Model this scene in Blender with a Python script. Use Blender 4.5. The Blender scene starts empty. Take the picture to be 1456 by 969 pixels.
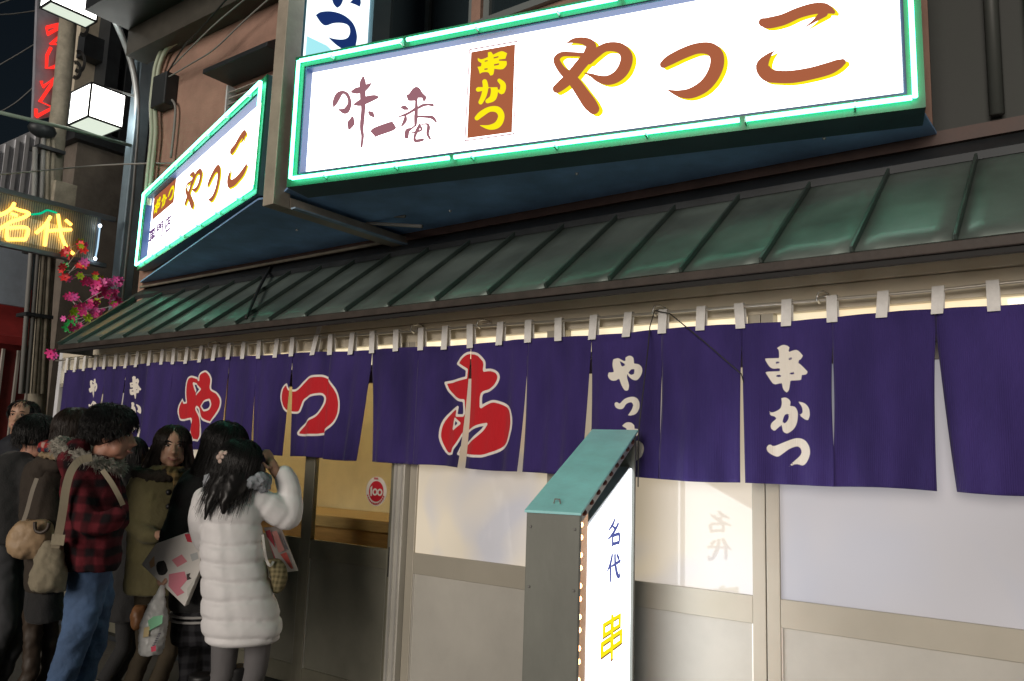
import bpy, bmesh, math, random
import numpy as np
from mathutils import Vector, Matrix
from mathutils.geometry import tessellate_polygon
random.seed(7)
SC = bpy.context.scene
COL = SC.collection
pi = math.pi

# ------------------------------------------------------------------ camera
W, H, FPX = 1456.0, 969.0, 1170.0
YAW, PITCH, ROLL = 0.6403427, 0.14414152, 0.03286373
CAM = Vector((0.0, -3.6, 1.5))
_f = Vector((-math.sin(YAW)*math.cos(PITCH), math.cos(YAW)*math.cos(PITCH), math.sin(PITCH)))
_r = Vector((math.cos(YAW), math.sin(YAW), 0))
_u = _r.cross(_f)
CR = math.cos(ROLL)*_r + math.sin(ROLL)*_u
CU = -math.sin(ROLL)*_r + math.cos(ROLL)*_u
cd = bpy.data.cameras.new('camera')
cd.sensor_width = 36.0
cd.lens = FPX/W*36.0
cd.clip_end = 300
cam = bpy.data.objects.new('camera', cd)
COL.objects.link(cam)
cam.matrix_world = Matrix(((CR.x, CU.x, -_f.x, CAM.x), (CR.y, CU.y, -_f.y, CAM.y), (CR.z, CU.z, -_f.z, CAM.z), (0, 0, 0, 1)))
SC.camera = cam

# ------------------------------------------------------------------ night sky, street light, exposure
SUN_EL, SUN_AZ = math.radians(11), math.radians(10)      # glow from across the street, behind the camera
wd = bpy.data.worlds.new('World'); SC.world = wd; wd.use_nodes = True
nt = wd.node_tree; bg = nt.nodes['Background']
sky = nt.nodes.new('ShaderNodeTexSky'); sky.sky_type = 'NISHITA'; sky.sun_disc = False
sky.sun_elevation = SUN_EL; sky.sun_rotation = pi - SUN_AZ
nt.links.new(sky.outputs[0], bg.inputs[0]); bg.inputs[1].default_value = 0.004
sl = bpy.data.lights.new('sun', 'SUN'); sl.energy = 1.9; sl.angle = math.radians(30); sl.color = (1.0, 0.90, 0.80)
so = bpy.data.objects.new('sun', sl); COL.objects.link(so)
sdir = Vector((math.sin(SUN_AZ)*math.cos(SUN_EL), -math.cos(SUN_AZ)*math.cos(SUN_EL), math.sin(SUN_EL)))   # towards the glow
so.rotation_euler = (-sdir).to_track_quat('-Z', 'Y').to_euler()
SC.view_settings.view_transform = 'Standard'; SC.view_settings.look = 'None'
SC.view_settings.gamma = 1; SC.view_settings.exposure = 0.0
SC.view_settings.use_curve_mapping = False
SC.render.engine = 'CYCLES'
SC.cycles.use_denoising = True
SC.cycles.max_bounces = 6
SC.cycles.sample_clamp_indirect = 3.0

# ------------------------------------------------------------------ helpers
def ray(x, y): return _f + CR*((x-W/2)/FPX) + CU*((H/2-y)/FPX)
def hy(x, y, Y): d = ray(x, y); return CAM + d*((Y-CAM.y)/d.y)
def hx(x, y, X): d = ray(x, y); return CAM + d*((X-CAM.x)/d.x)
def hz(x, y, Z): d = ray(x, y); return CAM + d*((Z-CAM.z)/d.z)
def hp(x, y, P, n): d = ray(x, y); return CAM + d*((P-CAM).dot(n)/d.dot(n))
def hd(x, y, dep): return CAM + ray(x, y)*dep

MATS = {}
def mat(name, col, rough=0.6, metal=0.0, emit=0.0, ecol=None, var=0.0, vscale=6.0, bump=0.0, bscale=40.0, spec=0.5, coat=0.0, stretch=None, alpha=None, sheen=0.0):
    if name in MATS: return MATS[name]
    m = bpy.data.materials.new(name); m.use_nodes = True
    n = m.node_tree; b = n.nodes['Principled BSDF']
    b.inputs['Base Color'].default_value = (*col, 1); b.inputs['Roughness'].default_value = rough
    b.inputs['Metallic'].default_value = metal; b.inputs['Specular IOR Level'].default_value = spec
    b.inputs['Coat Weight'].default_value = coat
    b.inputs['Sheen Weight'].default_value = sheen
    if emit:
        b.inputs['Emission Color'].default_value = (*(ecol or col), 1); b.inputs['Emission Strength'].default_value = emit
    if var or bump:
        tc = n.nodes.new('ShaderNodeTexCoord'); mp = n.nodes.new('ShaderNodeMapping')
        n.links.new(tc.outputs['Object'], mp.inputs[0])
        if stretch: mp.inputs['Scale'].default_value = stretch
    if var:
        t = n.nodes.new('ShaderNodeTexNoise'); t.inputs['Scale'].default_value = vscale; t.inputs['Detail'].default_value = 6; t.inputs['Roughness'].default_value = 0.65
        n.links.new(mp.outputs[0], t.inputs['Vector'])
        r = n.nodes.new('ShaderNodeValToRGB')
        r.color_ramp.elements[0].position = 0.3; r.color_ramp.elements[1].position = 0.72
        r.color_ramp.elements[0].color = (*[c*(1-var) for c in col], 1)
        r.color_ramp.elements[1].color = (*[min(1, c*(1+var*0.7)) for c in col], 1)
        n.links.new(t.outputs['Fac'], r.inputs[0]); n.links.new(r.outputs[0], b.inputs['Base Color'])
        r2 = n.nodes.new('ShaderNodeMapRange'); r2.inputs['To Min'].default_value = max(0.02, rough-0.12); r2.inputs['To Max'].default_value = min(1, rough+0.12)
        n.links.new(t.outputs['Fac'], r2.inputs['Value']); n.links.new(r2.outputs[0], b.inputs['Roughness'])
    if bump:
        t2 = n.nodes.new('ShaderNodeTexNoise'); t2.inputs['Scale'].default_value = bscale; t2.inputs['Detail'].default_value = 5
        n.links.new(mp.outputs[0], t2.inputs['Vector'])
        bp = n.nodes.new('ShaderNodeBump'); bp.inputs['Strength'].default_value = bump; bp.inputs['Distance'].default_value = 0.01
        n.links.new(t2.outputs['Fac'], bp.inputs['Height']); n.links.new(bp.outputs[0], b.inputs['Normal'])
    MATS[name] = m
    return m

def emis(name, col, s):
    if name in MATS: return MATS[name]
    m = bpy.data.materials.new(name); m.use_nodes = True
    n = m.node_tree; n.nodes.clear()
    e = n.nodes.new('ShaderNodeEmission'); e.inputs[0].default_value = (*col, 1); e.inputs[1].default_value = s
    o = n.nodes.new('ShaderNodeOutputMaterial'); n.links.new(e.outputs[0], o.inputs[0])
    MATS[name] = m
    return m

def tag(o, label=None, cat=None, group=None, kind=None):
    if label: o['label'] = label
    if cat: o['category'] = cat
    if group: o['group'] = group
    if kind: o['kind'] = kind
    return o
def empty(name, loc, label=None, cat=None, group=None):
    o = bpy.data.objects.new(name, None); COL.objects.link(o); o.location = loc; o.empty_display_size = 0.1
    return tag(o, label, cat, group)

class MB:
    def __init__(s): s.v = []; s.f = []
    def add(s, vs, fs):
        k = len(s.v); s.v += [tuple(p) for p in vs]; s.f += [tuple(i+k for i in f) for f in fs]; return s
    def box(s, a, b):
        x0, y0, z0 = a; x1, y1, z1 = b
        return s.add([(x0,y0,z0),(x1,y0,z0),(x1,y1,z0),(x0,y1,z0),(x0,y0,z1),(x1,y0,z1),(x1,y1,z1),(x0,y1,z1)],
                     [(0,3,2,1),(4,5,6,7),(0,1,5,4),(1,2,6,5),(2,3,7,6),(3,0,4,7)])
    def hexa(s, p):   # 8 points, bottom ring then top ring
        return s.add(p, [(0,3,2,1),(4,5,6,7),(0,1,5,4),(1,2,6,5),(2,3,7,6),(3,0,4,7)])
    def prism(s, poly, off):   # polygon of 3d points extruded by vector off
        n = len(poly); off = Vector(off)
        vs = [Vector(p) for p in poly] + [Vector(p)+off for p in poly]
        fs = [tuple(range(n-1, -1, -1)), tuple(range(n, 2*n))] + [(i, (i+1) % n, n+(i+1) % n, n+i) for i in range(n)]
        return s.add(vs, fs)
    def tube(s, pts, r, n=8, cap=True):
        pts = [Vector(p) for p in pts]; m = len(pts)
        rs = r if isinstance(r, (list, tuple)) else [r]*m
        up = None; rings = []
        for i, p in enumerate(pts):
            t = (pts[min(i+1, m-1)]-pts[max(i-1, 0)]).normalized()
            if up is None:
                up = Vector((0, 0, 1)) if abs(t.z) < 0.9 else Vector((1, 0, 0))
            a = (up - t*up.dot(t)).normalized(); b = t.cross(a); up = a
            rings.append([p + (a*math.cos(2*pi*k/n)+b*math.sin(2*pi*k/n))*rs[i] for k in range(n)])
        vs = [q for ring in rings for q in ring]
        fs = [(i*n+k, i*n+(k+1) % n, (i+1)*n+(k+1) % n, (i+1)*n+k) for i in range(m-1) for k in range(n)]
        if cap: fs += [tuple(range(n-1, -1, -1)), tuple((m-1)*n+k for k in range(n))]
        return s.add(vs, fs)
    def ball(s, c, r, n=10, m=7, M=None):
        c = Vector(c); rx, ry, rz = r if isinstance(r, (tuple, list)) else (r, r, r)
        vs = []
        for j in range(m+1):
            th = pi*j/m
            for k in range(n):
                p = Vector((rx*math.sin(th)*math.cos(2*pi*k/n), ry*math.sin(th)*math.sin(2*pi*k/n), rz*math.cos(th)))
                if M is not None: p = M @ p
                vs.append(c+p)
        fs = [(j*n+k, (j+1)*n+k, (j+1)*n+(k+1) % n, j*n+(k+1) % n) for j in range(m) for k in range(n)]
        return s.add(vs, fs)
    def build(s, name, m, parent=None, smooth=False, bevel=0.0):
        me = bpy.data.meshes.new(name); me.from_pydata(s.v, [], s.f)
        bm = bmesh.new(); bm.from_mesh(me)
        bmesh.ops.remove_doubles(bm, verts=bm.verts, dist=1e-6)
        bmesh.ops.recalc_face_normals(bm, faces=bm.faces)
        bm.to_mesh(me); bm.free()
        if smooth:
            for p in me.polygons: p.use_smooth = True
        o = bpy.data.objects.new(name, me); COL.objects.link(o)
        if m: me.materials.append(m)
        if parent is not None:
            o.parent = parent; o.matrix_parent_inverse = Matrix.Translation(-Vector(parent.location)) @ Matrix.Identity(4) if parent.rotation_euler.z == 0 else parent.matrix_basis.inverted()
        if bevel:
            b = o.modifiers.new('bevel', 'BEVEL'); b.width = bevel; b.segments = 2; b.limit_method = 'ANGLE'
        return o
def B(a, b): return MB().box(a, b)
def catmull(pts, closed=False, n=6):
    P = [tuple(p) for p in pts]; out = []; N = len(P)
    rng = range(N) if closed else range(N-1)
    for i in rng:
        p0 = P[(i-1) % N] if closed or i > 0 else P[0]; p1 = P[i]; p2 = P[(i+1) % N]
        p3 = P[(i+2) % N] if closed or i+2 < N else P[-1]
        for k in range(n):
            t = k/n
            out.append(tuple(0.5*((2*b)+(-a+c)*t+(2*a-5*b+4*c-d)*t*t+(-a+3*b-3*c+d)*t**3) for a, b, c, d in zip(p0, p1, p2, p3)))
    if not closed: out.append(P[-1])
    return out
def smooth_poly(pts, n=4, corner=62):
    """smooth a traced outline but keep its sharp corners"""
    N = len(pts); out = []
    def ang(i):
        a = np.subtract(pts[i], pts[i-1]); b = np.subtract(pts[(i+1) % N], pts[i])
        return abs(math.degrees(math.atan2(a[0]*b[1]-a[1]*b[0], a[0]*b[0]+a[1]*b[1])))
    sharp = [ang(i) > corner for i in range(N)]
    for i in range(N):
        p1 = pts[i]; p2 = pts[(i+1) % N]
        p0 = p1 if sharp[i] else pts[i-1]
        p3 = p2 if sharp[(i+1) % N] else pts[(i+2) % N]
        for k in range(n):
            t = k/n
            out.append(tuple(0.5*((2*b)+(-a+c)*t+(2*a-5*b+4*c-d)*t*t+(-a+3*b-3*c+d)*t**3) for a, b, c, d in zip(p0, p1, p2, p3)))
    return out
def stroke_poly(pts, n=5):
    """brush stroke (x, y, width) -> outline"""
    c = catmull(pts, False, n); L = []; R = []; m = len(c)
    for i in range(m):
        a = c[max(i-1, 0)]; b = c[min(i+1, m-1)]
        dx, dy = b[0]-a[0], b[1]-a[1]; l = math.hypot(dx, dy) or 1
        nx, ny = -dy/l, dx/l; w = max(c[i][2], 1e-4)/2
        L.append((c[i][0]+nx*w, c[i][1]+ny*w)); R.append((c[i][0]-nx*w, c[i][1]-ny*w))
    def cap(p, w, d):
        l = math.hypot(*d) or 1; d = (d[0]/l, d[1]/l); nx, ny = -d[1], d[0]
        return [(p[0]+(nx*math.cos(a)+d[0]*math.sin(a))*w/2, p[1]+(ny*math.cos(a)+d[1]*math.sin(a))*w/2) for a in (pi*k/6 for k in range(1, 6))]
    e = cap(c[-1], c[-1][2], (c[-1][0]-c[-2][0], c[-1][1]-c[-2][1]))
    s = cap(c[0], c[0][2], (c[0][0]-c[1][0], c[0][1]-c[1][1]))
    return L + e + R[::-1] + s
def glyph_mesh(name, polys, mp, m, parent, lift=0.0, step=0.0004):
    """polys: list of (outline, holes) in 2d; mp(x, y, lift) -> world"""
    mb = MB()
    for q, (o, hs) in enumerate(polys):
        loops = [[Vector((p[0], p[1], 0)) for p in o]] + [[Vector((p[0], p[1], 0)) for p in h_] for h_ in hs]
        flat = [p for l in loops for p in l]
        tr = tessellate_polygon(loops)
        mb.add([mp(p.x, p.y, lift+q*step) for p in flat], tr)
    return mb.build(name, m, parent)
def zoomer(x0, y0, s): return lambda p: (x0+p[0]/s, y0+p[1]/s) + tuple(w/s for w in p[2:])

# ------------------------------------------------------------------ glyph outlines, traced in photo pixels
def Z(x0, y0, s, pts): z = zoomer(x0, y0, s); return [z(p) for p in pts]
def ST(x0, y0, s, *strokes): return [(stroke_poly(Z(x0, y0, s, st)), []) for st in strokes]
def PO(x0, y0, s, o, *hs): return (smooth_poly(Z(x0, y0, s, o)), [smooth_poly(Z(x0, y0, s, h_)) for h_ in hs])
def bbox(polys):
    xs = [p[0] for o, _ in polys for p in o]; ys = [p[1] for o, _ in polys for p in o]
    return min(xs), min(ys), max(xs), max(ys)
def remap(polys, quad):
    """map glyph bbox to a quad TL, TR, BR, BL"""
    x0, y0, x1, y1 = bbox(polys); a, b, c, d = quad
    def f(p):
        u = (p[0]-x0)/(x1-x0); v = (p[1]-y0)/(y1-y0)
        return tuple(a[k]*(1-u)*(1-v)+b[k]*u*(1-v)+c[k]*u*v+d[k]*(1-u)*v for k in (0, 1))
    return [([f(p) for p in o], [[f(p) for p in h_] for h_ in hs]) for o, hs in polys]

g_aji = ST(470, 100, 8.075,
    [(35,430,10),(52,370,60),(90,290,72),(140,255,40),(190,280,40),(218,350,42),(212,410,55),(170,470,72),(100,455,22)],
    [(375,85,30),(370,150,75),(370,250,70),(372,350,65),(375,450,50),(362,600,50),(358,680,42),(368,760,35),(355,880,28)],
    [(250,248,34),(300,237,75),(370,220,70),(430,180,50),(458,157,22)],
    [(258,395,8),(330,380,70),(420,340,85),(500,315,62),(532,312,40)],
    [(250,552,40),(235,610,85),(217,665,40)], [(446,485,34),(470,505,60),(505,545,8)])
g_ichi = [PO(470, 100, 8.075, [(455,705),(500,660),(690,592),(720,605),(755,660),(720,695),(550,755),(520,775)])]
g_ban = [PO(470, 100, 8.075, [(868,285),(900,270),(940,215),(985,190),(1025,210),(1060,265),(1105,305),(1095,340),(1072,368),(1058,345),(1050,320),(1005,320),(1000,350),(905,355),(880,325)])] + ST(470, 100, 8.075,
    [(985,340,28),(985,450,40),(980,540,45),(975,635,30)], [(808,425,18),(850,432,55),(892,450,18)],
    [(1005,435,30),(1060,405,35),(1120,395,30),(1172,402,35)], [(785,535,15),(850,515,30),(920,480,30),(980,440,35)],
    [(862,525,25),(855,580,45),(817,642,20)], [(1000,535,25),(1090,535,30),(1170,545,42),(1213,596,22)],
    [(975,635,20),(930,670,25),(882,700,55),(872,765,50)], [(1020,625,25),(1040,690,25),(930,720,15)],
    [(1020,640,35),(990,700,40),(965,770,30),(978,812,40),(1058,800,35)], [(1040,625,12),(1110,620,25),(1125,660,40),(1115,730,35),(1143,790,25)])
g_box_outer = [(72,122),(492,48),(462,857),(32,918)]
g_box_line_in = [(81,132),(483,61),(453,847),(43,906)]
g_box = [(90,148),(470,80),(442,838),(55,890)]
g_kushi_y = [PO(655, 50, 6.056, [(148,198),(180,210),(235,190),(235,150),(262,145),(280,170),(350,140),(400,158),(385,205),(330,212),(330,222),(395,225),(395,260),(360,295),(290,292),(280,340),(255,350),(235,322),(190,322),(165,335),(155,300),(145,275),(175,270),(180,245),(150,222)],
    [(207,222),(232,216),(232,226),(207,232)], [(284,192),(326,182),(324,194),(284,204)], [(204,290),(232,286),(232,298),(204,302)], [(288,252),(332,244),(328,258),(288,266)])]
g_ka_y = ST(655, 50, 6.056, [(150,470,38),(200,452,50),(262,425,52),(290,470,60),(278,540,58),(232,570,38)], [(207,402,42),(214,450,48),(200,520,46),(172,580,38)], [(332,392,32),(365,430,48),(355,488,46),(325,480,20)])
g_tsu_y = ST(655, 50, 6.056, [(140,716,40),(180,680,50),(250,640,45),(320,645,55),(350,700,55),(320,770,58),(250,795,42),(170,780,6)])
g_ya = ST(770, 40, 6.921,
    [(245,150,6),(320,125,50),(420,130,75),(485,175,105),(460,270,110),(380,370,110),(290,480,110),(200,560,100),(150,600,85)],
    [(415,265,40),(300,258,45),(200,260,50),(148,312,65),(190,400,75),(260,470,95),(330,540,112),(400,640,124),(470,740,135),(512,795,115)],
    [(470,330,60),(540,250,85),(620,195,85),(710,185,95),(790,210,105),(838,290,120),(810,400,120),(740,480,110),(650,515,95),(560,500,70),(490,465,35),(425,445,10)])
g_tsu = ST(920, 40, 8.07, [(188,420,85),(260,370,115),(420,290,125),(580,235,125),(720,240,145),(795,310,160),(800,430,160),(740,570,150),(640,680,140),(500,750,120),(380,755,85),(300,735,45),(225,705,5)])
g_ko = ST(1060, 0, 7.456, [(185,240,95),(250,245,120),(400,210,120),(560,140,115),(720,95,120),(830,90,115),(890,108,85),(930,128,45)], [(830,140,90),(740,215,40),(620,300,5)],
    [(310,540,5),(240,600,60),(180,700,140),(230,790,150),(330,815,135),(500,815,135),(700,780,130),(880,730,130),(980,685,105),(1030,660,70)])
g_red_ko = [PO(610, 490, 5.385, [(320,65),(370,75),(405,105),(425,140),(420,200),(470,195),(515,215),(527,255),(505,310),(460,350),(405,380),(398,480),(440,450),(490,435),(545,450),(600,485),(625,540),(630,610),(615,690),(590,755),(540,795),(470,835),(400,855),(340,855),(290,850),(225,838),(270,770),(340,720),(400,660),(435,610),(390,620),(330,645),(285,668),(255,700),(215,760),(185,800),(175,835),(140,838),(110,815),(85,750),(78,690),(95,610),(130,550),(175,510),(225,480),(213,545),(265,545),(275,520),(270,430),(230,425),(180,390),(145,350),(125,295),(200,278),(290,255),(295,195),(255,170),(220,148),(250,105),(285,75)], [(200,570),(238,605),(185,648)])]
g_red_tsu = [PO(390, 520, 8.81, [(160,235),(185,300),(240,310),(300,270),(360,200),(420,150),(510,130),(600,130),(660,155),(720,210),(780,300),(815,400),(825,500),(815,600),(780,690),(720,770),(640,835),(560,865),(430,870),(290,868),(265,845),(320,765),(400,695),(500,630),(570,550),(610,470),(620,400),(590,360),(520,360),(430,385),(350,430),(320,500),(290,575),(245,590),(160,575),(100,500),(75,410),(90,310),(120,260)])]
g_red_ya = [PO(235, 515, 7.45, [(435,100),(475,130),(495,190),(490,290),(550,330),(580,400),(570,480),(530,570),(480,640),(430,620),(385,565),(370,500),(352,475),(345,500),(370,570),(395,670),(395,780),(370,835),(310,825),(290,740),(270,600),(210,615),(150,605),(125,540),(135,460),(175,395),(195,435),(225,430),(215,340),(220,240),(240,175),(280,155),(330,170),(370,195),(370,150),(395,115)], [(300,225),(345,245),(385,290),(345,345),(320,310)], [(390,470),(430,420),(475,400),(485,450),(465,500),(430,515)])]
g_w_ya = [PO(855, 490, 5.389, [(210,85),(240,100),(245,145),(290,155),(315,185),(310,230),(275,270),(235,270),(205,245),(195,225),(190,250),(205,310),(200,350),(175,352),(150,315),(130,255),(110,275),(75,275),(55,245),(60,215),(80,215),(95,210),(85,160),(90,115),(125,105),(165,125),(180,125),(180,100)], [(135,125),(185,155),(150,170)], [(200,215),(225,190),(250,190),(245,225),(220,232)])]
g_w_tsu = [PO(855, 490, 5.389, [(98,450),(115,440),(135,455),(175,415),(230,400),(275,415),(297,455),(290,500),(255,535),(190,548),(225,500),(240,460),(220,440),(185,455),(160,490),(130,495),(105,480)])]
def qz(x0, y0, s, *q): return Z(x0, y0, s, q)
g_w_ko = remap(g_red_ko, qz(855, 490, 5.389, (85,592),(345,600),(345,900),(85,892)))
g_w_kushi = [PO(1075, 480, 4.968, [(190,52),(235,65),(225,105),(285,88),(330,130),(310,155),(298,160),(295,185),(310,190),(368,245),(350,262),(320,265),(315,300),(240,305),(230,370),(213,390),(190,365),(180,320),(135,330),(110,320),(65,250),(75,242),(165,238),(165,215),(120,220),(90,205),(60,155),(72,148),(160,145),(158,90),(143,75)],
    [(135,172),(162,168),(162,183),(135,187)], [(225,147),(250,139),(250,156),(225,162)], [(138,266),(175,262),(175,277),(138,281)], [(235,249),(268,241),(268,258),(235,264)])]
g_w_ka = [PO(1075, 480, 4.968, [(175,430),(210,425),(240,450),(235,485),(270,490),(290,530),(285,600),(260,650),(220,680),(190,665),(180,615),(150,640),(125,662),(100,640),(105,605),(140,575),(130,560),(95,550),(90,520),(110,530),(165,505),(180,465)], [(205,545),(232,540),(225,580),(205,605),(185,605),(190,575)]),
    PO(1075, 480, 4.968, [(290,452),(340,465),(375,500),(383,550),(370,585),(345,580),(300,548),(325,530),(320,490)])]
g_w_tsu2 = [PO(1075, 480, 4.968, [(75,775),(95,752),(120,768),(200,740),(280,712),(340,725),(378,770),(385,825),(360,880),(325,905),(280,895),(220,920),(265,875),(310,830),(315,795),(290,770),(240,785),(190,820),(150,842),(110,830),(80,805)])]
L11 = (110, 525, 8.81)
g_l_kushi = remap(g_w_kushi, qz(*L11, (655,92),(790,85),(790,375),(655,380)))
g_l_ka = remap(g_w_ka, qz(*L11, (640,418),(775,412),(770,645),(640,650)))
g_l_tsu = remap(g_w_tsu2, qz(*L11, (645,690),(765,680),(760,880),(640,890)))
g_l_ya = remap(g_w_ya, qz(*L11, (135,122),(258,118),(255,355),(135,362)))
g_l_tsu1 = remap(g_w_tsu, qz(*L11, (125,405),(245,398),(240,520),(122,525)))
g_l_ko = remap(g_red_ko, qz(*L11, (118,560),(240,555),(235,760),(115,765)))
# plain stroke kanji in a unit box (x right, y down)
def US(*strokes, k=1.75): return [(stroke_poly([(x, y, w*k) for x, y, w in st]), []) for st in strokes]
g_na = US([(.52,.0,.07),(.36,.18,.09),(.1,.34,.05)], [(.45,.12,.07),(.82,.12,.09),(.62,.36,.09),(.3,.58,.08),(.02,.7,.04)], [(.4,.26,.06),(.55,.36,.09)],
          [(.36,.6,.08),(.36,.98,.08)], [(.36,.62,.07),(.88,.62,.09),(.86,.98,.08)], [(.36,.94,.08),(.86,.94,.08)])
g_dai = US([(.36,.0,.09),(.24,.3,.1),(.02,.55,.05)], [(.24,.3,.09),(.24,1.0,.08)], [(.36,.42,.06),(.98,.34,.09)], [(.56,.02,.09),(.6,.4,.1),(.76,.84,.11),(.94,.98,.09),(.98,.8,.04)], [(.74,.06,.08),(.86,.2,.09)])
g_sen = US([(.1,.08,.06),(.9,.08,.06)], [(.5,0,.06),(.5,.5,.06)], [(.2,.18,.06),(.2,.48,.06)], [(.2,.18,.06),(.8,.18,.06),(.8,.48,.06)], [(.2,.33,.05),(.8,.33,.05)], [(.2,.48,.05),(.8,.48,.05)], [(.04,.62,.06),(.96,.62,.06)], [(.66,.5,.06),(.66,.95,.06),(.5,.95,.04)], [(.28,.7,.05),(.38,.84,.07)], k=2.4)
g_mon = US([(.1,.02,.07),(.1,1,.07)], [(.1,.04,.06),(.42,.04,.06),(.42,.36,.06),(.1,.36,.06)], [(.1,.2,.05),(.42,.2,.05)], [(.58,.04,.06),(.58,.36,.06)], [(.58,.04,.06),(.9,.04,.07),(.9,.98,.07),(.76,.96,.04)], [(.58,.36,.05),(.9,.36,.05)], [(.58,.2,.05),(.9,.2,.05)], k=2.4)
g_ten = US([(.52,0,.07),(.54,.12,.07)], [(.12,.14,.06),(.96,.14,.06)], [(.14,.14,.07),(.14,.6,.07),(.02,1,.04)], [(.56,.22,.06),(.56,.55,.06)], [(.56,.36,.06),(.88,.36,.06)], [(.3,.56,.06),(.3,.98,.06)], [(.3,.56,.06),(.86,.56,.06),(.86,.98,.06)], [(.3,.94,.06),(.86,.94,.06)], k=2.4)
g_kushi_u = [([(.44,0),(.56,0),(.56,.08),(.92,.08),(.92,.4),(.56,.4),(.56,.46),(1,.46),(1,.8),(.56,.8),(.56,1),(.44,1),(.44,.8),(0,.8),(0,.46),(.44,.46),(.44,.4),(.08,.4),(.08,.08),(.44,.08)],
    [[(.2,.17),(.42,.17),(.42,.31),(.2,.31)], [(.58,.17),(.8,.17),(.8,.31),(.58,.31)], [(.13,.56),(.42,.56),(.42,.7),(.13,.7)], [(.58,.56),(.87,.56),(.87,.7),(.58,.7)]])]
# ------------------------------------------------------------------ materials
M_wall = mat('brown_mortar', (0.36,0.22,0.17), 0.85, var=0.3, vscale=2.5, bump=0.35, bscale=60)
M_dark = mat('dark_steel', (0.035,0.04,0.045), 0.5, 0.3, var=0.3, vscale=5)
M_alu = mat('bronze_aluminium', (0.46,0.43,0.36), 0.36, 0.2, var=0.05, vscale=3)
M_alud = mat('grey_aluminium', (0.50,0.485,0.44), 0.45, 0.1, var=0.13, vscale=1.8, bump=0.04, bscale=7)
M_black = mat('black_gap', (0.012,0.012,0.012), 0.7)
M_rust = mat('rusty_fascia', (0.055,0.042,0.036), 0.6, var=0.4, vscale=9, bump=0.2)
M_flash = mat('reddish_flashing', (0.085,0.05,0.042), 0.55, var=0.35, vscale=5)
M_steel = mat('beige_steel', (0.42,0.37,0.30), 0.5, 0.1, var=0.2, vscale=7, bump=0.1)
M_frame = mat('sign_frame_paint', (0.004,0.13,0.065), 0.4, var=0.1)
M_inner = mat('sign_inner_return', (0.03,0.07,0.20), 0.45)
M_soffit = mat('sign_soffit_metal', (0.26,0.46,0.78), 0.55, var=0.3, vscale=3)
M_bluepanel = mat('pale_blue_side_panel', (0.32,0.45,0.58), 0.45, var=0.25, vscale=9)
M_conc = mat('stained_concrete', (0.26,0.23,0.19), 0.9, var=0.45, vscale=2.2, bump=0.3, bscale=30)
M_concd = mat('dark_concrete', (0.14,0.12,0.10), 0.9, var=0.45, vscale=2.2, bump=0.3, bscale=30)
M_beige = mat('beige_siding', (0.62,0.56,0.44), 0.7, var=0.25, vscale=3)
M_white = mat('white_metal', (0.7,0.72,0.76), 0.5, var=0.12)
M_redp = mat('red_awning_cloth', (0.35,0.03,0.03), 0.7, var=0.25)
M_pole = mat('blue_grey_post', (0.24,0.32,0.38), 0.4, 0.3, var=0.2)
M_armm = mat('silver_arm', (0.50,0.53,0.54), 0.4, 0.3, var=0.1)
M_util = mat('utility_pole', (0.30,0.27,0.21), 0.8, var=0.35, vscale=8, bump=0.2)
M_wire = mat('black_cable', (0.02,0.02,0.02), 0.5)
M_wireg = mat('grey_cable', (0.25,0.25,0.24), 0.6)
M_cond = mat('pale_green_conduit', (0.45,0.52,0.40), 0.5, var=0.15)
M_silver = mat('silver_rod', (0.55,0.52,0.46), 0.35, 0.6)
M_teal = mat('teal_paint', (0.40,0.86,0.89), 0.45, var=0.16, vscale=5, bump=0.06)
M_pgray = mat('pillar_grey_paint', (0.20,0.21,0.185), 0.5, var=0.2, vscale=4, bump=0.08, stretch=(1,1,0.4))
E_face = emis('sign_face_light', (1.0,0.985,0.97), 3.8)
E_brown = emis('brown_print', (0.40,0.118,0.055), 1.0)
E_plum = emis('plum_print', (0.33,0.145,0.175), 1.0)
E_yel = emis('yellow_print', (1.0,0.86,0.01), 1.0)
E_neon = emis('green_neon', (0.16,1.0,0.60), 9.0)
E_navy = emis('navy_print', (0.012,0.035,0.16), 0.9)
E_cyan = emis('pale_cyan_print', (0.40,0.86,0.92), 1.0)
E_lamp = emis('lantern_light', (1.0,1.0,0.93), 7.0)
E_ppan = emis('pillar_panel_light', (0.93,0.96,1.0), 3.6)
E_bulb = emis('warm_bulb', (1.0,0.42,0.16), 14.0)
E_orange = emis('orange_neon', (1.0,0.50,0.075), 4.2)
E_red = emis('red_neon', (1.0,0.035,0.025), 1.25)
E_greenn = emis('thin_green_neon', (0.0,0.62,0.30), 0.9)
E_blue = emis('blue_print', (0.10,0.12,0.36), 1.0)

# metal awning sheet with weathered patina
def awning_mat():
    m = mat('patina_roof_sheet', (0.15,0.188,0.172), 0.42, 0.35, var=0.38, vscale=2.4, bump=0.10, bscale=5)
    return m
M_awn = awning_mat()
M_seam = mat('roof_seam', (0.06,0.085,0.075), 0.42, 0.25, var=0.3)

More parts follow.
